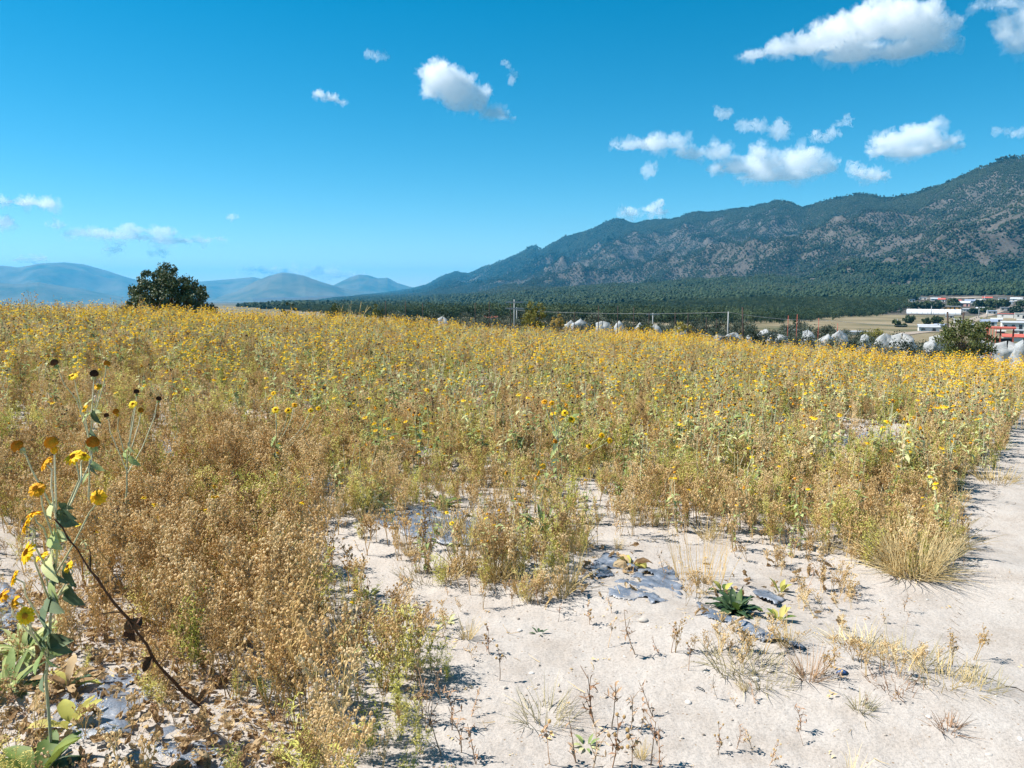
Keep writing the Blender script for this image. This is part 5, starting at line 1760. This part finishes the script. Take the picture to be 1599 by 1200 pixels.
def net_tree(label, px, ytop, wpx, dist, seed):
    g = random.Random(seed); p = ground_pt(px, dist)
    h = max(1.2, at_depth(px, ytop + 2, dist).z - p.z); rad = wpx / 2 * dist / FPX * 1.1
    root = empty('netted_tree', tuple(p))
    n = 26; rows = 11; b = MB(); ph = [g.uniform(0, 6.28) for _ in range(4)]; peak = g.uniform(0.45, 0.95); off = (g.uniform(-.4, .4) * rad, g.uniform(-.3, .3) * rad)
    for i in range(rows):
        t = i / (rows - 1)
        rr = rad * (peak + (1 - peak) * math.sin(t * 1.45) ** 0.75) if t > 0 else rad * 0.06
        for k in range(n):
            a = 2 * math.pi * k / n
            f = 1 + 0.10 * math.sin(5 * a + ph[0]) * t + 0.08 * math.sin(9 * a + ph[1] + 2 * t) * t + 0.22 * math.sin(2 * a + ph[2]) + 0.5 * mnoise.noise(Vector((math.cos(a) * 1.7, math.sin(a) * 1.7, t * 2.6 + seed)))
            z = h * (1 - 0.80 * t + 0.10 * mnoise.noise(Vector((math.cos(a) * 2, math.sin(a) * 2, t * 3 - seed))) * min(1, t * 3)) * (1 + 0.10 * math.sin(2 * a + ph[3]) * (1 - t))
            b.v.append((rr * f * math.cos(a) + off[0] * (1 - t), rr * f * math.sin(a) + off[1] * (1 - t), z + g.uniform(-.03, .03)))
    for i in range(rows - 1):
        for k in range(n):
            k2 = (k + 1) % n
            b.f.append((i * n + k, (i + 1) * n + k, (i + 1) * n + k2, i * n + k2)); b.m.append(0)
    b.build('net', M_NET, root, True)
    t = MB(); t.tube([(0, 0, -0.2), (0, 0, h * 0.6)], [0.06, 0.03], 6, 0); t.build('trunk', M_TRUNK, root)
    c = MB()
    for _ in range(8):
        leaf_cloud(c, (g.uniform(-.45, .45) * rad, g.uniform(-.45, .45) * rad, h * g.uniform(0.35, 0.75)), rad * 0.38, 20, 0.08, g)
    c.build('crown', M_BUSHG, root)
    tag(root, label, 'tree', 'orchard trees under white nets')


NETS = [('small white net tent at the left end of the orchard', 692, 496, 16, 78), ('wide white netted tree right of the yellowing bush', 893, 501, 22, 76), ('white netted tree joined to the wide one on its right', 911, 499, 26, 74), ('white netted tree beside the first dark post', 946, 503, 19, 72), ('rounded white netted tree right of the dark posts', 971, 503, 22, 72), ('half hidden white netted tree after the rounded one', 998, 505, 16, 74), ('dome shaped white net in the right orchard row', 1219, 523, 30, 71), ('pointed white net right of the dome shaped one', 1266, 517, 22, 71), ('peaked white net left of the long pale shed', 1318, 518, 20, 73), ('grey-white lumpy net right of the long pale shed', 1384, 523, 24, 70), ('wide peaked white net in front of the tan field', 1420, 523, 34, 69), ('narrow draped net left of the big green bush', 1464, 530, 20, 66), ('flat topped net behind the big green bush', 1474, 525, 22, 72), ('leaning grey net right of the big green bush', 1547, 534, 18, 64), ('large draped white net near the right edge', 1580, 536, 30, 60), ('white net cut off by the right photo edge', 1602, 534, 30, 58), ('grey net in the dark orchard row left of the dome', 1196, 515, 20, 78), ('small pale net by the leaning cable post', 1125, 522, 20, 66), ('grey net below the brown-green bush', 1060, 512, 22, 68), ('pale low net left of the leaning post', 1148, 520, 18, 68), ('grey low net right of the leaning post', 1176, 523, 20, 70), ('pale net between pointed and peaked nets', 1292, 523, 22, 70), ('grey net under the olive bush', 1352, 524, 22, 70), ('pale low net after the half hidden tree', 1026, 508, 18, 74)]
for i, nt in enumerate(NETS):
    net_tree(*nt, 500 + i)

M_ORCH = plant_mat('dark_orchard_leaves', [(0.03, 0.045, 0.03), (0.06, 0.08, 0.055), (0.11, 0.125, 0.09)], 0.7, 0.1, 2.0)
protos = []
for k in range(4):
    g = random.Random(700 + k); c = MB()
    for _ in range(22):
        u = Vector((g.uniform(-1, 1), g.uniform(-1, 1), g.uniform(-.9, 1)))
        leaf_cloud(c, (u.x * .75, u.y * .75, 1.15 + u.z * 0.75), 0.42, 40, 0.085, g)
    t = MB(); t.tube([(0, 0, -.3), (0.03, 0, 0.6), (0, 0, 1.3)], [.07, .055, .03], 6, 0)
    protos.append((t.mesh('trunk', [M_TRUNK]), c.mesh('crown', [M_ORCH])))
g = random.Random(12)
for row, (dist0, x0, x1, step) in enumerate([(66, 1100, 1640, 17), (74, 870, 1640, 15), (84, 640, 1640, 17), (102, 600, 1420, 19), (132, 560, 1400, 21), (172, 600, 1380, 24)]):
    px = x0
    while px < x1:
        p = ground_pt(px, dist0 + g.uniform(-.1, .1) * max(12, dist0 - 70))
        root = empty('orchard_tree', tuple(p)); s = g.uniform(0.72, 1.0) * (1 if row < 3 else g.uniform(.8, 1.7)); root.scale = (s, s, s * g.uniform(.9, 1.1)); root.rotation_euler = (0, 0, g.uniform(0, 6.28))
        tm, cm = protos[g.randrange(4)]
        link(bpy.data.objects.new('trunk', tm), root); link(bpy.data.objects.new('crown', cm), root)
        w = ['in the front orchard row beyond the field', 'in the middle orchard row beyond the field', 'in the back orchard row beyond the field', 'in the scattered rows behind the orchard', 'in the scattered rows behind the orchard', 'in the scattered rows behind the orchard'][row]
        w1 = ['in front orchard row', 'in middle orchard row', 'in back orchard row', 'just behind the orchard', 'further behind the orchard', 'farthest behind the orchard'][row]
        bs = 'small dark tree ' + w1 + ', ' + column(px).replace('below', 'near')
        tag(root, bs, 'tree', 'dark trees ' + w); LABELSETS.append((root, bs, px))
        px += step * g.uniform(.75, 1.3)

# posts and cables
M_POST = plain_mat('dark_rusty_post', (0.055, 0.038, 0.032), 0.8, 0.2, 0.3, 4)
M_RPOST = plain_mat('red_painted_post', (0.36, 0.08, 0.055), 0.7, 0.25, 0.25, 4)
M_PALE = plain_mat('pale_concrete_pole', (0.33, 0.34, 0.34), 0.8, 0.2, 0.15, 3)
POSTS = [(602, 470, 66, 0, 'left of the low bushes'), (633, 471, 66, 0, 'second from the left'), (660, 474, 66, 0, 'third from the left'), (742, 473, 68, 0, 'left of the red roofed house'), (764, 471, 66, 0, 'in front of the red roofed house'), (797, 474, 68, 0, 'just left of the crossed power pole'), (872, 487, 70, 0, 'right of the yellowing bush'), (897, 487, 71, 0, 'behind the wide netted tree'), (935, 478, 66, 0, 'left of two tall neighbours'), (965, 478, 66, 0, 'middle of three tall neighbours'), (990, 480, 68, 0, 'right of two tall neighbours'), (1014, 488, 72, 0, 'behind the dark orchard bush'), (1055, 488, 68, 0, 'before the brown-green bush'), (1075, 490, 70, 0, 'behind the brown-green bush'), (1104, 496, 72, 0, 'left of the pale cable pole'), (1120, 498, 74, 0, 'close to the pale cable pole'), (1162, 480, 62, 1, 'thick and leaning, under the cable'), (1232, 493, 72, 2, 'left one of the red pair'), (1246, 491, 71, 2, 'right one of the red pair'), (1280, 497, 73, 2, 'right of the pointed net'), (1310, 505, 74, 2, 'by the long pale shed'), (1485, 487, 58, 1, 'leaning left of the big green bush'), (1506, 488, 60, 1, 'standing inside the big green bush'), (1544, 511, 60, 2, 'first of the red cluster'), (1549, 513, 63, 2, 'second of the red cluster'), (1554, 511, 61, 2, 'third of the red cluster'), (1559, 514, 64, 2, 'fourth of the red cluster')]
for i, (px, yt, dist, kind, w) in enumerate(POSTS):
    p = ground_pt(px, dist); zt = at_depth(px, yt, dist).z
    lean = (-0.35 if px == 1485 else (-0.22 if px == 1162 else 0.0))
    b = MB(); h = zt - p.z; r0 = (0.035, 0.06, 0.024)[kind]
    b.tube([(-lean * 0.5, 0, -0.4), (0, 0, h * 0.5), (lean * 0.5, 0, h)], [r0 * 1.1, r0, r0 * 0.9], 7, 0, True)
    o = b.build('post', M_RPOST if kind == 2 else M_POST, None, True, tuple(p))
    tag(o, ('red thin orchard post, ' if kind == 2 else 'dark orchard post, ') + w, 'post', 'posts of the orchard fence')


def pole(label, px, yt, dist, arms=1, r0=0.10, base=None):
    p = base or ground_pt(px, dist); zt = at_depth(px, yt, math.hypot(p.x, p.y)).z
    root = empty('utility_pole', tuple(p)); h = zt - p.z
    b = MB(); b.tube([(0, 0, -.5), (0, 0, h)], [r0, r0 * 0.7], 8, 0, True); b.build('pole', M_PALE, root, True)
    for k in range(arms):
        a = MB(); a.box((0, -r0, h * (0.93 - 0.16 * k)), (1.8, 0.1, 0.12), 0); a.build('crossarm', M_PALE, root)
    tag(root, label, 'pole', 'utility poles')


pole('pale utility pole with two crossarms by the yellowing bush', 803, 468, 80, 2, 0.08)
pole('second pale utility pole right behind the crossed one', 807, 480, 95, 1, 0.08)
pole('pale cable pole where the cable peaks', 1138, 487, 72, 0, 0.07)
pole('short pale pole with a crossarm in the orchard', 1020, 489, 110, 1, 0.09)


def cable(label, pts, r=0.015):
    P = [at_depth(*p) for p in pts]; q = []
    for i in range(len(P) - 1):
        for k in range(8):
            t = k / 8.0; v = P[i].lerp(P[i + 1], t); v.z -= 0.22 * 4 * t * (1 - t); q.append(v)
    q.append(P[-1]); c = q[0].copy()
    b = MB(); b.tube([v - c for v in q], r, 5, 0)
    o = b.build('cable', M_PALE, None, True, tuple(c)); tag(o, label, 'cable', 'pale cables above the orchard')


cable('long pale cable sagging over the orchard to the peak pole', [(803, 485, 80), (1138, 488, 72)])
cable('pale cable falling from the peak pole to the right', [(1138, 488, 72), (1300, 501, 74), (1490, 508, 80)])
cable('short pale wire low in front of the orchard', [(1090, 520, 64), (1145, 523, 64)], 0.03)

# ------------------------------------------------------------------ village
M_WHITE = plain_mat('white_wall_paint', (0.60, 0.59, 0.56), 0.8, 0.2, 0.08, 0.5)
M_PINK = plain_mat('pink_wall_paint', (0.55, 0.32, 0.28), 0.8, 0.2, 0.1, 0.5)
M_GREYW = plain_mat('grey_block_wall', (0.36, 0.35, 0.33), 0.85, 0.15, 0.15, 0.5)
M_ORANGE = plain_mat('orange_wall_paint', (0.58, 0.30, 0.10), 0.8, 0.2, 0.1, 0.5)
M_ROOFR = plain_mat('red_roof', (0.42, 0.10, 0.075), 0.75, 0.2, 0.15, 0.8)
M_ROOFG = plain_mat('grey_sheet_roof', (0.42, 0.44, 0.47), 0.5, 0.4, 0.12, 0.8)
M_ROOFB = plain_mat('blue_grey_sheet_roof', (0.22, 0.26, 0.34), 0.5, 0.4, 0.12, 0.8)
M_WIN = plain_mat('dark_window', (0.03, 0.035, 0.04), 0.2, 0.5, 0.2, 1)
M_FILM = plain_mat('white_greenhouse_film', (0.62, 0.63, 0.64), 0.45, 0.4, 0.05, 0.3)
VILLAGE = [
    ('grey roofed house in the tan field', 1438, 1463, 518, 9, 'gable', M_WHITE, M_ROOFG), ('dark roofed shed beside the grey roofed house', 1461, 1477, 515, 7, 'shed', M_GREYW, M_ROOFB), ('long pale barn at the right edge', 1571, 1604, 515, 10, 'shed', M_WHITE, M_ROOFG), ('low red and white house below the road', 1562, 1588, 497, 6, 'flat', M_WHITE, M_ROOFR), ('white block house under the dark tree at the right', 1587, 1600, 498, 8, 'flat', M_WHITE, M_WHITE), ('white walled house with long red roof at right', 1573, 1606, 534, 9, 'gable', M_WHITE, M_ROOFR), ('pink house with grey roof at the forest edge', 1500, 1512, 479, 7, 'gable', M_PINK, M_ROOFG), ('white house with blue-grey roof by the pink house', 1509, 1523, 475, 6, 'gable', M_WHITE, M_ROOFB), ('low orange building left of the pink house', 1477, 1497, 484, 5, 'flat', M_ORANGE, M_ROOFG),
    ('small white house at the left end of the bare ground', 1436, 1446, 469, 4, 'flat', M_WHITE, M_ROOFG), ('white house in the middle of the bare ground', 1455, 1467, 470, 4, 'gable', M_WHITE, M_ROOFG), ('pale house above the orange building', 1481, 1490, 470, 4, 'flat', M_PINK, M_ROOFG), ('white house right of the bare ground', 1536, 1547, 469, 4, 'gable', M_WHITE, M_ROOFR), ('small white house near the top right road', 1560, 1569, 470, 4, 'flat', M_WHITE, M_ROOFG), ('pale two room house at the far right forest edge', 1580, 1593, 471, 5, 'gable', M_WHITE, M_ROOFG), ('lone white roofed house inside the forest', 1330, 1341, 460, 4, 'flat', M_WHITE, M_WHITE), ('white house with red roof beyond the orchard', 756, 776, 502, 7, 'gable', M_WHITE, M_ROOFR), ('pinkish house behind the netted trees', 907, 928, 499, 7, 'gable', M_PINK, M_ROOFG), ('long pale shed in front of the tan field', 1310, 1352, 523, 4, 'flat', M_WHITE, M_ROOFG), ('white flat shed behind the dome shaped net', 1226, 1256, 520, 4, 'flat', M_WHITE, M_ROOFG), ('white house with blue roof right of the green bush', 1534, 1553, 509, 8, 'gable', M_WHITE, M_ROOFB)]


def house(label, x0, x1, yb, hpx, kind, wm, rm, seed):
    g = random.Random(seed)
    p = surf_at((x0 + x1) / 2, yb); d = math.hypot(p.x, p.y); az = math.atan2(p.x, p.y)
    u = d / FPX / math.cos(az) if abs(az) < 1 else d / FPX
    W = (x1 - x0) * d / FPX; Hh = hpx * d / FPX; Dp = max(4.0, min(W * 0.55, 9.0))
    wall_h = Hh * (0.62 if kind == 'gable' else 0.85)
    root = empty('house', (p.x, p.y, p.z)); root.rotation_euler = (0, 0, -az + g.uniform(-.12, .12))
    b = MB(); b.box((0, Dp / 2, wall_h / 2 - 0.75), (W, Dp, wall_h + 1.5)); b.build('wall', wm, root)
    r = MB()
    if kind == 'gable':
        o_ = 0.35; zt = Hh - wall_h
        A = [(-W / 2 - o_, -o_, wall_h), (W / 2 + o_, -o_, wall_h), (W / 2 + o_, Dp / 2, wall_h + zt), (-W / 2 - o_, Dp / 2, wall_h + zt), (-W / 2 - o_, Dp + o_, wall_h), (W / 2 + o_, Dp + o_, wall_h)]
        th = 0.15
        r.v = [(a[0], a[1], a[2] + 0.01) for a in A] + [(a[0], a[1], a[2] + th + 0.01) for a in A]
        r.f = [(6, 7, 8, 9), (9, 8, 11, 10), (0, 3, 2, 1), (3, 4, 5, 2), (0, 1, 7, 6), (4, 10, 11, 5), (0, 6, 9, 3), (3, 9, 10, 4), (1, 2, 8, 7), (2, 5, 11, 8)]
        r.m = [0] * 10
        gb = MB()
        for s in (-1, 1):
            x = s * (W / 2 - 0.1)
            k = len(gb.v); gb.v += [(x, 0.05, wall_h - .1), (x, Dp - 0.05, wall_h - .1), (x, Dp / 2, wall_h + zt - 0.1)]; gb.f.append((k, k + 1, k + 2)); gb.m.append(0)
        gb.build('gable', wm, root)
    elif kind == 'shed':
        A = [(-W / 2 - .3, -.4, wall_h + .02), (W / 2 + .3, -.4, wall_h + .02), (W / 2 + .3, Dp + .4, Hh), (-W / 2 - .3, Dp + .4, Hh)]
        r.v = A + [(a[0], a[1], a[2] + .15) for a in A]
        r.f = [(4, 5, 6, 7), (3, 2, 1, 0), (0, 1, 5, 4), (1, 2, 6, 5), (2, 3, 7, 6), (3, 0, 4, 7)]; r.m = [0] * 6
    else:
        r.box((0, Dp / 2, wall_h + 0.13), (W + .5, Dp + .5, 0.24))
    r.build('roof', rm, root)
    nw = g.choice((2, 3, 3, 4, 5)) if W > 9 else 2
    for k in range(nw):
        xx = -W / 2 + W * (k + .5) / nw
        w = MB()
        if k == nw // 2:
            w.box((xx, -0.03, min(2.1, wall_h * .8) / 2), (1.1, 0.08, min(2.1, wall_h * .8))); w.build('door', M_WIN, root)
        else:
            w.box((xx + g.uniform(-.1, .1) * W / nw, -0.03, wall_h * .55), (g.uniform(.8, 1.3), 0.08, wall_h * g.uniform(.25, .36))); w.build('window', M_WIN, root)
    tag(root, label, 'house', 'village buildings')


gv = random.Random(66)
SMALL = [(1424, 472, 'leftmost of the small houses below the forest'), (1470, 472, 'behind the greenhouse, left'), (1494, 473, 'just left of the pink house'), (1528, 473, 'right of the blue-grey roof'), (1552, 475, 'on the upper road, left'), (1573, 476, 'on the upper road, right'), (1594, 473, 'at the right photo edge, high up'), (1508, 487, 'below the pink house'), (1530, 486, 'between the road and the pink house'), (1549, 491, 'beside the road bend'), (1570, 486, 'above the low red and white house'), (1597, 505, 'at the right photo edge beside the barn'), (1556, 503, 'left of the long barn'), (1515, 512, 'behind the big green bush, right'), (1496, 505, 'behind the big green bush, left'), (1482, 497, 'right of the greenhouse end'), (1562, 521, 'below the long barn'), (1590, 522, 'over the long red roof')]
for (cx, yb, w) in SMALL:
    wd = gv.uniform(7, 13)
    VILLAGE.append(('tiny village house ' + w, cx - wd / 2, cx + wd / 2, yb, gv.uniform(3.6, 5.5), gv.choice(('gable', 'flat', 'shed', 'gable')), gv.choice((M_WHITE, M_GREYW, M_PINK, M_WHITE)), gv.choice((M_ROOFG, M_ROOFR, M_ROOFB, M_GREYW))))
for i, v in enumerate(VILLAGE):
    house(*v, 900 + i)

# plastic tunnel greenhouse
p = surf_at(1457, 491); d = math.hypot(p.x, p.y); az = math.atan2(p.x, p.y)
root = empty('greenhouse', tuple(p)); root.rotation_euler = (0, 0, -az - 0.06)
W = 66 * d / FPX; hh = 7 * d / FPX; b = MB(); n = 12
for i in range(21):
    for k in range(n + 1):
        a = math.pi * k / n
        b.v.append((-W / 2 + W * i / 20, hh * 1.2 - hh * 1.2 * math.cos(a), hh * math.sin(a) ** 0.8 * (1 + 0.02 * (i % 2)) - 0.3))
for i in range(20):
    for k in range(n):
        a = i * (n + 1) + k; b.f.append((a, a + 1, a + n + 2, a + n + 1)); b.m.append(0)
b.f.append(tuple(range(n + 1))); b.m.append(0); b.f.append(tuple(range(20 * (n + 1), 21 * (n + 1)))[::-1]); b.m.append(0)
b.build('film', M_FILM, root)
for i in range(11):
    r = MB(); r.tube([(-W / 2 + W * i / 10, hh * 1.2 - hh * 1.21 * math.cos(math.pi * k / n), hh * 1.03 * math.sin(math.pi * k / n) ** 0.8 - 0.28) for k in range(n + 1)], 0.07, 4, 0); r.build('hoop', M_GREYW, root)
tag(root, 'long white tunnel greenhouse in the tan field', 'greenhouse')

# red framed shelter with dark netting
p = ground_pt(1566, 92); az = math.atan2(p.x, p.y); root = empty('shelter', tuple(p)); root.rotation_euler = (0, 0, -az)
h = at_depth(1566, 514, 92).z - p.z
for sx in (-1, 0, 1):
    for sy in (0, 1):
        b = MB(); b.box((sx * 1.1, sy * 2.0, h / 2 - .2), (0.13, 0.13, h + .4)); b.build('post', M_RPOST, root)
b = MB(); b.box((0, 1.0, h + .08), (2.6, 2.6, 0.14)); b.build('roof', M_ROOFR, root)
b = MB(); b.box((0.3, 1.1, h * .35), (1.7, 1.6, h * .7)); b.build('netting', M_POST, root)
tag(root, 'red framed shelter with dark netting right of the green bush', 'shelter')


def strip(name, path, width, mat, lift=0.15):
    P = [surf_at(*p) for p in path]; V = []; F = []
    Q = []
    for i in range(len(P) - 1):
        for k in range(12):
            Q.append(P[i].lerp(P[i + 1], k / 12.0))
    Q.append(P[-1])
    for i, q in enumerate(Q):
        d = (Q[min(i + 1, len(Q) - 1)] - Q[max(i - 1, 0)]); d.z = 0; d.normalize(); s = Vector((d.y, -d.x, 0))
        for e in (-1, -.33, .33, 1):
            w = q + s * (width / 2 * e); z = float(surf(np.array([w.x]), np.array([w.y]))[0]); V.append((w.x, w.y, z + lift))
    for i in range(len(Q) - 1):
        for k in range(3):
            a = i * 4 + k; F.append((a, a + 1, a + 5, a + 4))
    o = link(bpy.data.objects.new(name, mesh_np(name, V, F, [mat], True))); tag(o, kind='structure'); return o


M_DIRT = plain_mat('pale_dirt', (0.27, 0.225, 0.185), 0.95, 0.1, 0.2, 0.3)
strip('dirt_road', [(1488, 512), (1510, 503), (1535, 494), (1560, 486), (1584, 479), (1612, 474)], 7.0, M_DIRT)
strip('dirt_road', [(1405, 523), (1440, 519), (1490, 517), (1535, 519)], 5.0, M_DIRT)
strip('bare_ground', [(1425, 469), (1450, 467.5), (1476, 468)], 22.0, M_DIRT, 0.5)
strip('bare_ground', [(1490, 467), (1512, 465.5), (1530, 466)], 26.0, M_DIRT, 0.5)

# single trees around the village
VT = [('round dark tree left in the tan field', 1400, 511, 12, 10), ('round dark tree second in the tan field', 1419, 505, 15, 11), ('round dark tree third in the tan field', 1447, 508, 11, 10), ('round dark tree behind the grey roofed house', 1463, 506, 14, 10), ('dark tree beside the white block house', 1586, 492, 14, 11), ('dark tree at the left end of the village', 1430, 484, 14, 11), ('dark tree left of the orange building', 1446, 484, 16, 12), ('dark tree above the greenhouse', 1462, 484, 18, 12), ('dark tree over the orange building', 1489, 479, 16, 10), ('dark tree right of the white blue roofed house', 1531, 481, 16, 10), ('dark tree along the road', 1548, 481, 18, 11), ('dark tree further along the road', 1566, 481, 16, 11), ('dark tree at the right photo edge', 1597, 482, 14, 10), ('small dark tree in front of the long barn', 1583, 514, 9, 8), ('low dark bush tree below the greenhouse', 1411, 511, 8, 4), ('small tree between the barn and the red house', 1520, 490, 14, 6), ('dark tree beside the road bend', 1540, 488, 18, 6)]
for i, (lab, px, yb, wpx, hpx) in enumerate(VT):
    p = surf_at(px, yb); d = math.hypot(p.x, p.y)
    woody('tree', lab, 'tree', p, hpx * d / FPX, wpx / 2 * d / FPX, random.Random(1300 + i), M_PINE, 40, 36, 0.0011 * d, (0.06, 1.0), 'trees around the village', clump_r=0.26)
VP = [('thin pale pole left in the tan field', 1401, 498, 511), ('thin pale pole at the greenhouse', 1454, 478, 492), ('thin pale pole left of the road', 1528, 482, 497), ('thin pale pole right of the road', 1541, 484, 498), ('thin pale pole in the top village', 1537, 462, 474), ('thin pale pole at the right forest edge', 1580, 468, 480), ('thin pale pole at the right photo edge', 1594, 464, 478)]
for lab, px, yt, yb in VP:
    p = surf_at(px, yb); pole(lab, px, yt, 0, 1, 0.0004 * math.hypot(p.x, p.y), p)

# ------------------------------------------------------------------ forest and scrub on plain and mountain
M_FOR = plant_mat('forest_foliage', [(0.013, 0.029, 0.016), (0.026, 0.048, 0.025), (0.048, 0.070, 0.036)], 0.8, 0, 0.25)
M_SCR = plant_mat('scrub_foliage', [(0.022, 0.036, 0.022), (0.038, 0.055, 0.033), (0.066, 0.078, 0.048)], 0.85, 0, 0.25)


def tree_clump(rng, n, rad, h, mat_ix=0):
    b = MB()
    for _ in range(n):
        a = rng.uniform(0, 6.283); rr = rad * math.sqrt(rng.random()); s = rng.uniform(.65, 1.25)
        cx, cy_ = math.cos(a) * rr, math.sin(a) * rr
        for k in range(3):
            b.ball((cx + rng.uniform(-.2, .2) * h * s, cy_ + rng.uniform(-.2, .2) * h * s, h * s * (0.35 + 0.22 * k)), h * s * (0.46 - 0.09 * k), 0, (1, 1, rng.uniform(.7, 1.0)), 0.28, rng)
    return b


M_FORN = plant_mat('near_forest_foliage', [(0.024, 0.045, 0.022), (0.048, 0.076, 0.037), (0.082, 0.108, 0.052)], 0.8, 0.2, 0.25)


def leafy_clump(rng, n, rad, h):
    b = MB()
    for _ in range(n):
        a = rng.uniform(0, 6.283); rr = rad * math.sqrt(rng.random()); s = rng.uniform(.6, 1.2)
        cx, cy_ = math.cos(a) * rr, math.sin(a) * rr
        b.tube([(cx, cy_, -1), (cx, cy_, h * s * .6)], [0.2, 0.1], 4, 0)
        for k in range(7):
            leaf_cloud(b, (cx + rng.gauss(0, .2) * h * s, cy_ + rng.gauss(0, .2) * h * s, h * s * rng.uniform(0.3, 0.85)), h * s * 0.24, 26, 0.36, rng)
    return b


V_NEARF = variants('forest', lambda g, i: leafy_clump(g, 8, 13, 5.4), [M_FORN], 6, 23)
V_FOR = variants('forest', lambda g, i: tree_clump(g, 10, 15, 5.2), [M_FOR], 8, 21)
V_SCR = variants('forest', lambda g, i: tree_clump(g, 20, 24, 4.3), [M_SCR], 8, 22)
BELOW = [(395, 479), (480, 486), (560, 494), (800, 503), (1000, 509), (1200, 505), (1300, 498), (1380, 491), (1415, 482), (1424, 470), (1440, 463), (1560, 461), (1800, 461), (2400, 461)]


def forest_pts(n, r0, r1, a0, a1):
    r = np.sqrt(rg.uniform(r0 ** 2, r1 ** 2, n)); a = rg.uniform(a0, a1, n)
    x, y = np.sin(a) * r, np.cos(a) * r
    z = surf(x, y)
    px, py = to_px(x, y, z)
    e = 6.0
    nx = -(surf(x + e, y) - surf(x - e, y)) / (2 * e); ny = -(surf(x, y + e) - surf(x, y - e)) / (2 * e)
    rx = np.arctan2(-ny, 1.0) ; ry = np.arctan2(nx, 1.0)
    return x, y, z, px, py, r, a, -ny * 0 + np.arctan(-ny), np.arctan(nx)


PA, RA, SA, IA = [], [], [], []


def add_forest(m, x, y, z, rx, ry, s0, s1, i0, i1, sink=0.3):
    n = int(m.sum())
    PA.append(np.stack([x[m], y[m], z[m] - sink], 1)); RA.append(np.stack([rx[m], ry[m], np.zeros(n)], 1)); SA.append(rg.uniform(s0, s1, n)); IA.append(rg.integers(i0, i1, n))


# dense belt on the plain and lower slope
x, y, z, px, py, r, a, rx, ry = forest_pts(15500, 260, 2000, az_of(385), az_of(1850))
yb = np.interp(px, [p[0] for p in BELOW], [p[1] for p in BELOW])
upper = np.interp(px, [560, 800, 1000, 1200, 1400, 1600], [462, 448, 436, 424, 414, 418]) + 22 * (fbm(x / 260., y / 260., 201, 3) - .5)
m = (py < yb + rg.normal(0, 1.0, len(x))) & (px > 385 + 60 * (1 - ss(300, 1200, r))) & ((py > upper) | (r < foot_r(a)))
m &= ~((px > 1415) & (px < 1610) & (py > 461.5) & (r < 1250) & (rg.random(len(x)) < 0.9))
add_forest(m & (r < 900), x, y, z, rx, ry, 0.75, 1.2, 16, 22)
add_forest(m & (r >= 900), x, y, z, rx, ry, 0.75, 1.25, 0, 8)
# farther plain forest, sparser detail
x, y, z, px, py, r, a, rx, ry = forest_pts(9000, 1500, 7000, az_of(400), az_of(1100))
m = (r < np.maximum(foot_r(a) * 1.9, 1600)) & (px > 420 + 0.02 * (r - 1500))
add_forest(m, x, y, z, rx, ry, 1.2, 2.0, 0, 8)
# scrub on the slopes: thick in the gullies, thin on the pale shoulders
x, y, z, px, py, r, a, rx, ry = forest_pts(90000, 1100, 6400, az_of(640), az_of(1800))
Rc = np.interp(a, rd_az, rd_r); t = (r - foot_r(a)) / (Rc - foot_r(a))
gul = ridged(x / 620. + 0.35 * y / 620., y / 900. - 0.2 * x / 900., 61, 4)
dn = 0.84 - 1.15 * (gul - 0.42) + 1.1 * (fbm(x / 330., y / 330., 211, 4) - .5)
for (cx, cyy, hw, hh) in [(1435, 365, 45, 26), (1570, 385, 60, 16), (970, 408, 30, 12), (1250, 392, 45, 18), (1225, 365, 30, 14), (1570, 300, 60, 30), (1050, 405, 24, 10), (1320, 372, 30, 14), (1085, 415, 40, 10)]:
    dn = np.where(((px - cx) / hw) ** 2 + ((py - cyy) / hh) ** 2 < 1, dn * 0.60, dn)
dn = dn + 0.45 * ss(0.95, 0.99, t)
m = (t > 0.12) & (t < 1.01) & (rg.random(len(x)) < np.clip(dn, 0.36, 1.0))
add_forest(m, x, y, z, rx, ry, 0.7, 1.3, 8, 16)
# the far tail of the range
x, y, z, px, py, r, a, rx, ry = forest_pts(14000, 4500, 11500, az_of(560), az_of(960))
Rc = np.interp(a, rd_az, rd_r); t = (r - foot_r(a)) / (Rc - foot_r(a))
m = (t > 0.05) & (t < 1.0) & (rg.random(len(x)) < np.clip(0.75 + 1.4 * (fbm(x / 500., y / 500., 221, 3) - .5), .2, 1))
add_forest(m, x, y, z, rx, ry, 1.6, 2.6, 8, 16)
scatter('forest', V_FOR + V_SCR + V_NEARF, np.concatenate(PA), np.concatenate(RA), np.concatenate(SA), np.concatenate(IA), 'dark green forest and scrub covering plain and mountain')
finish_labels()
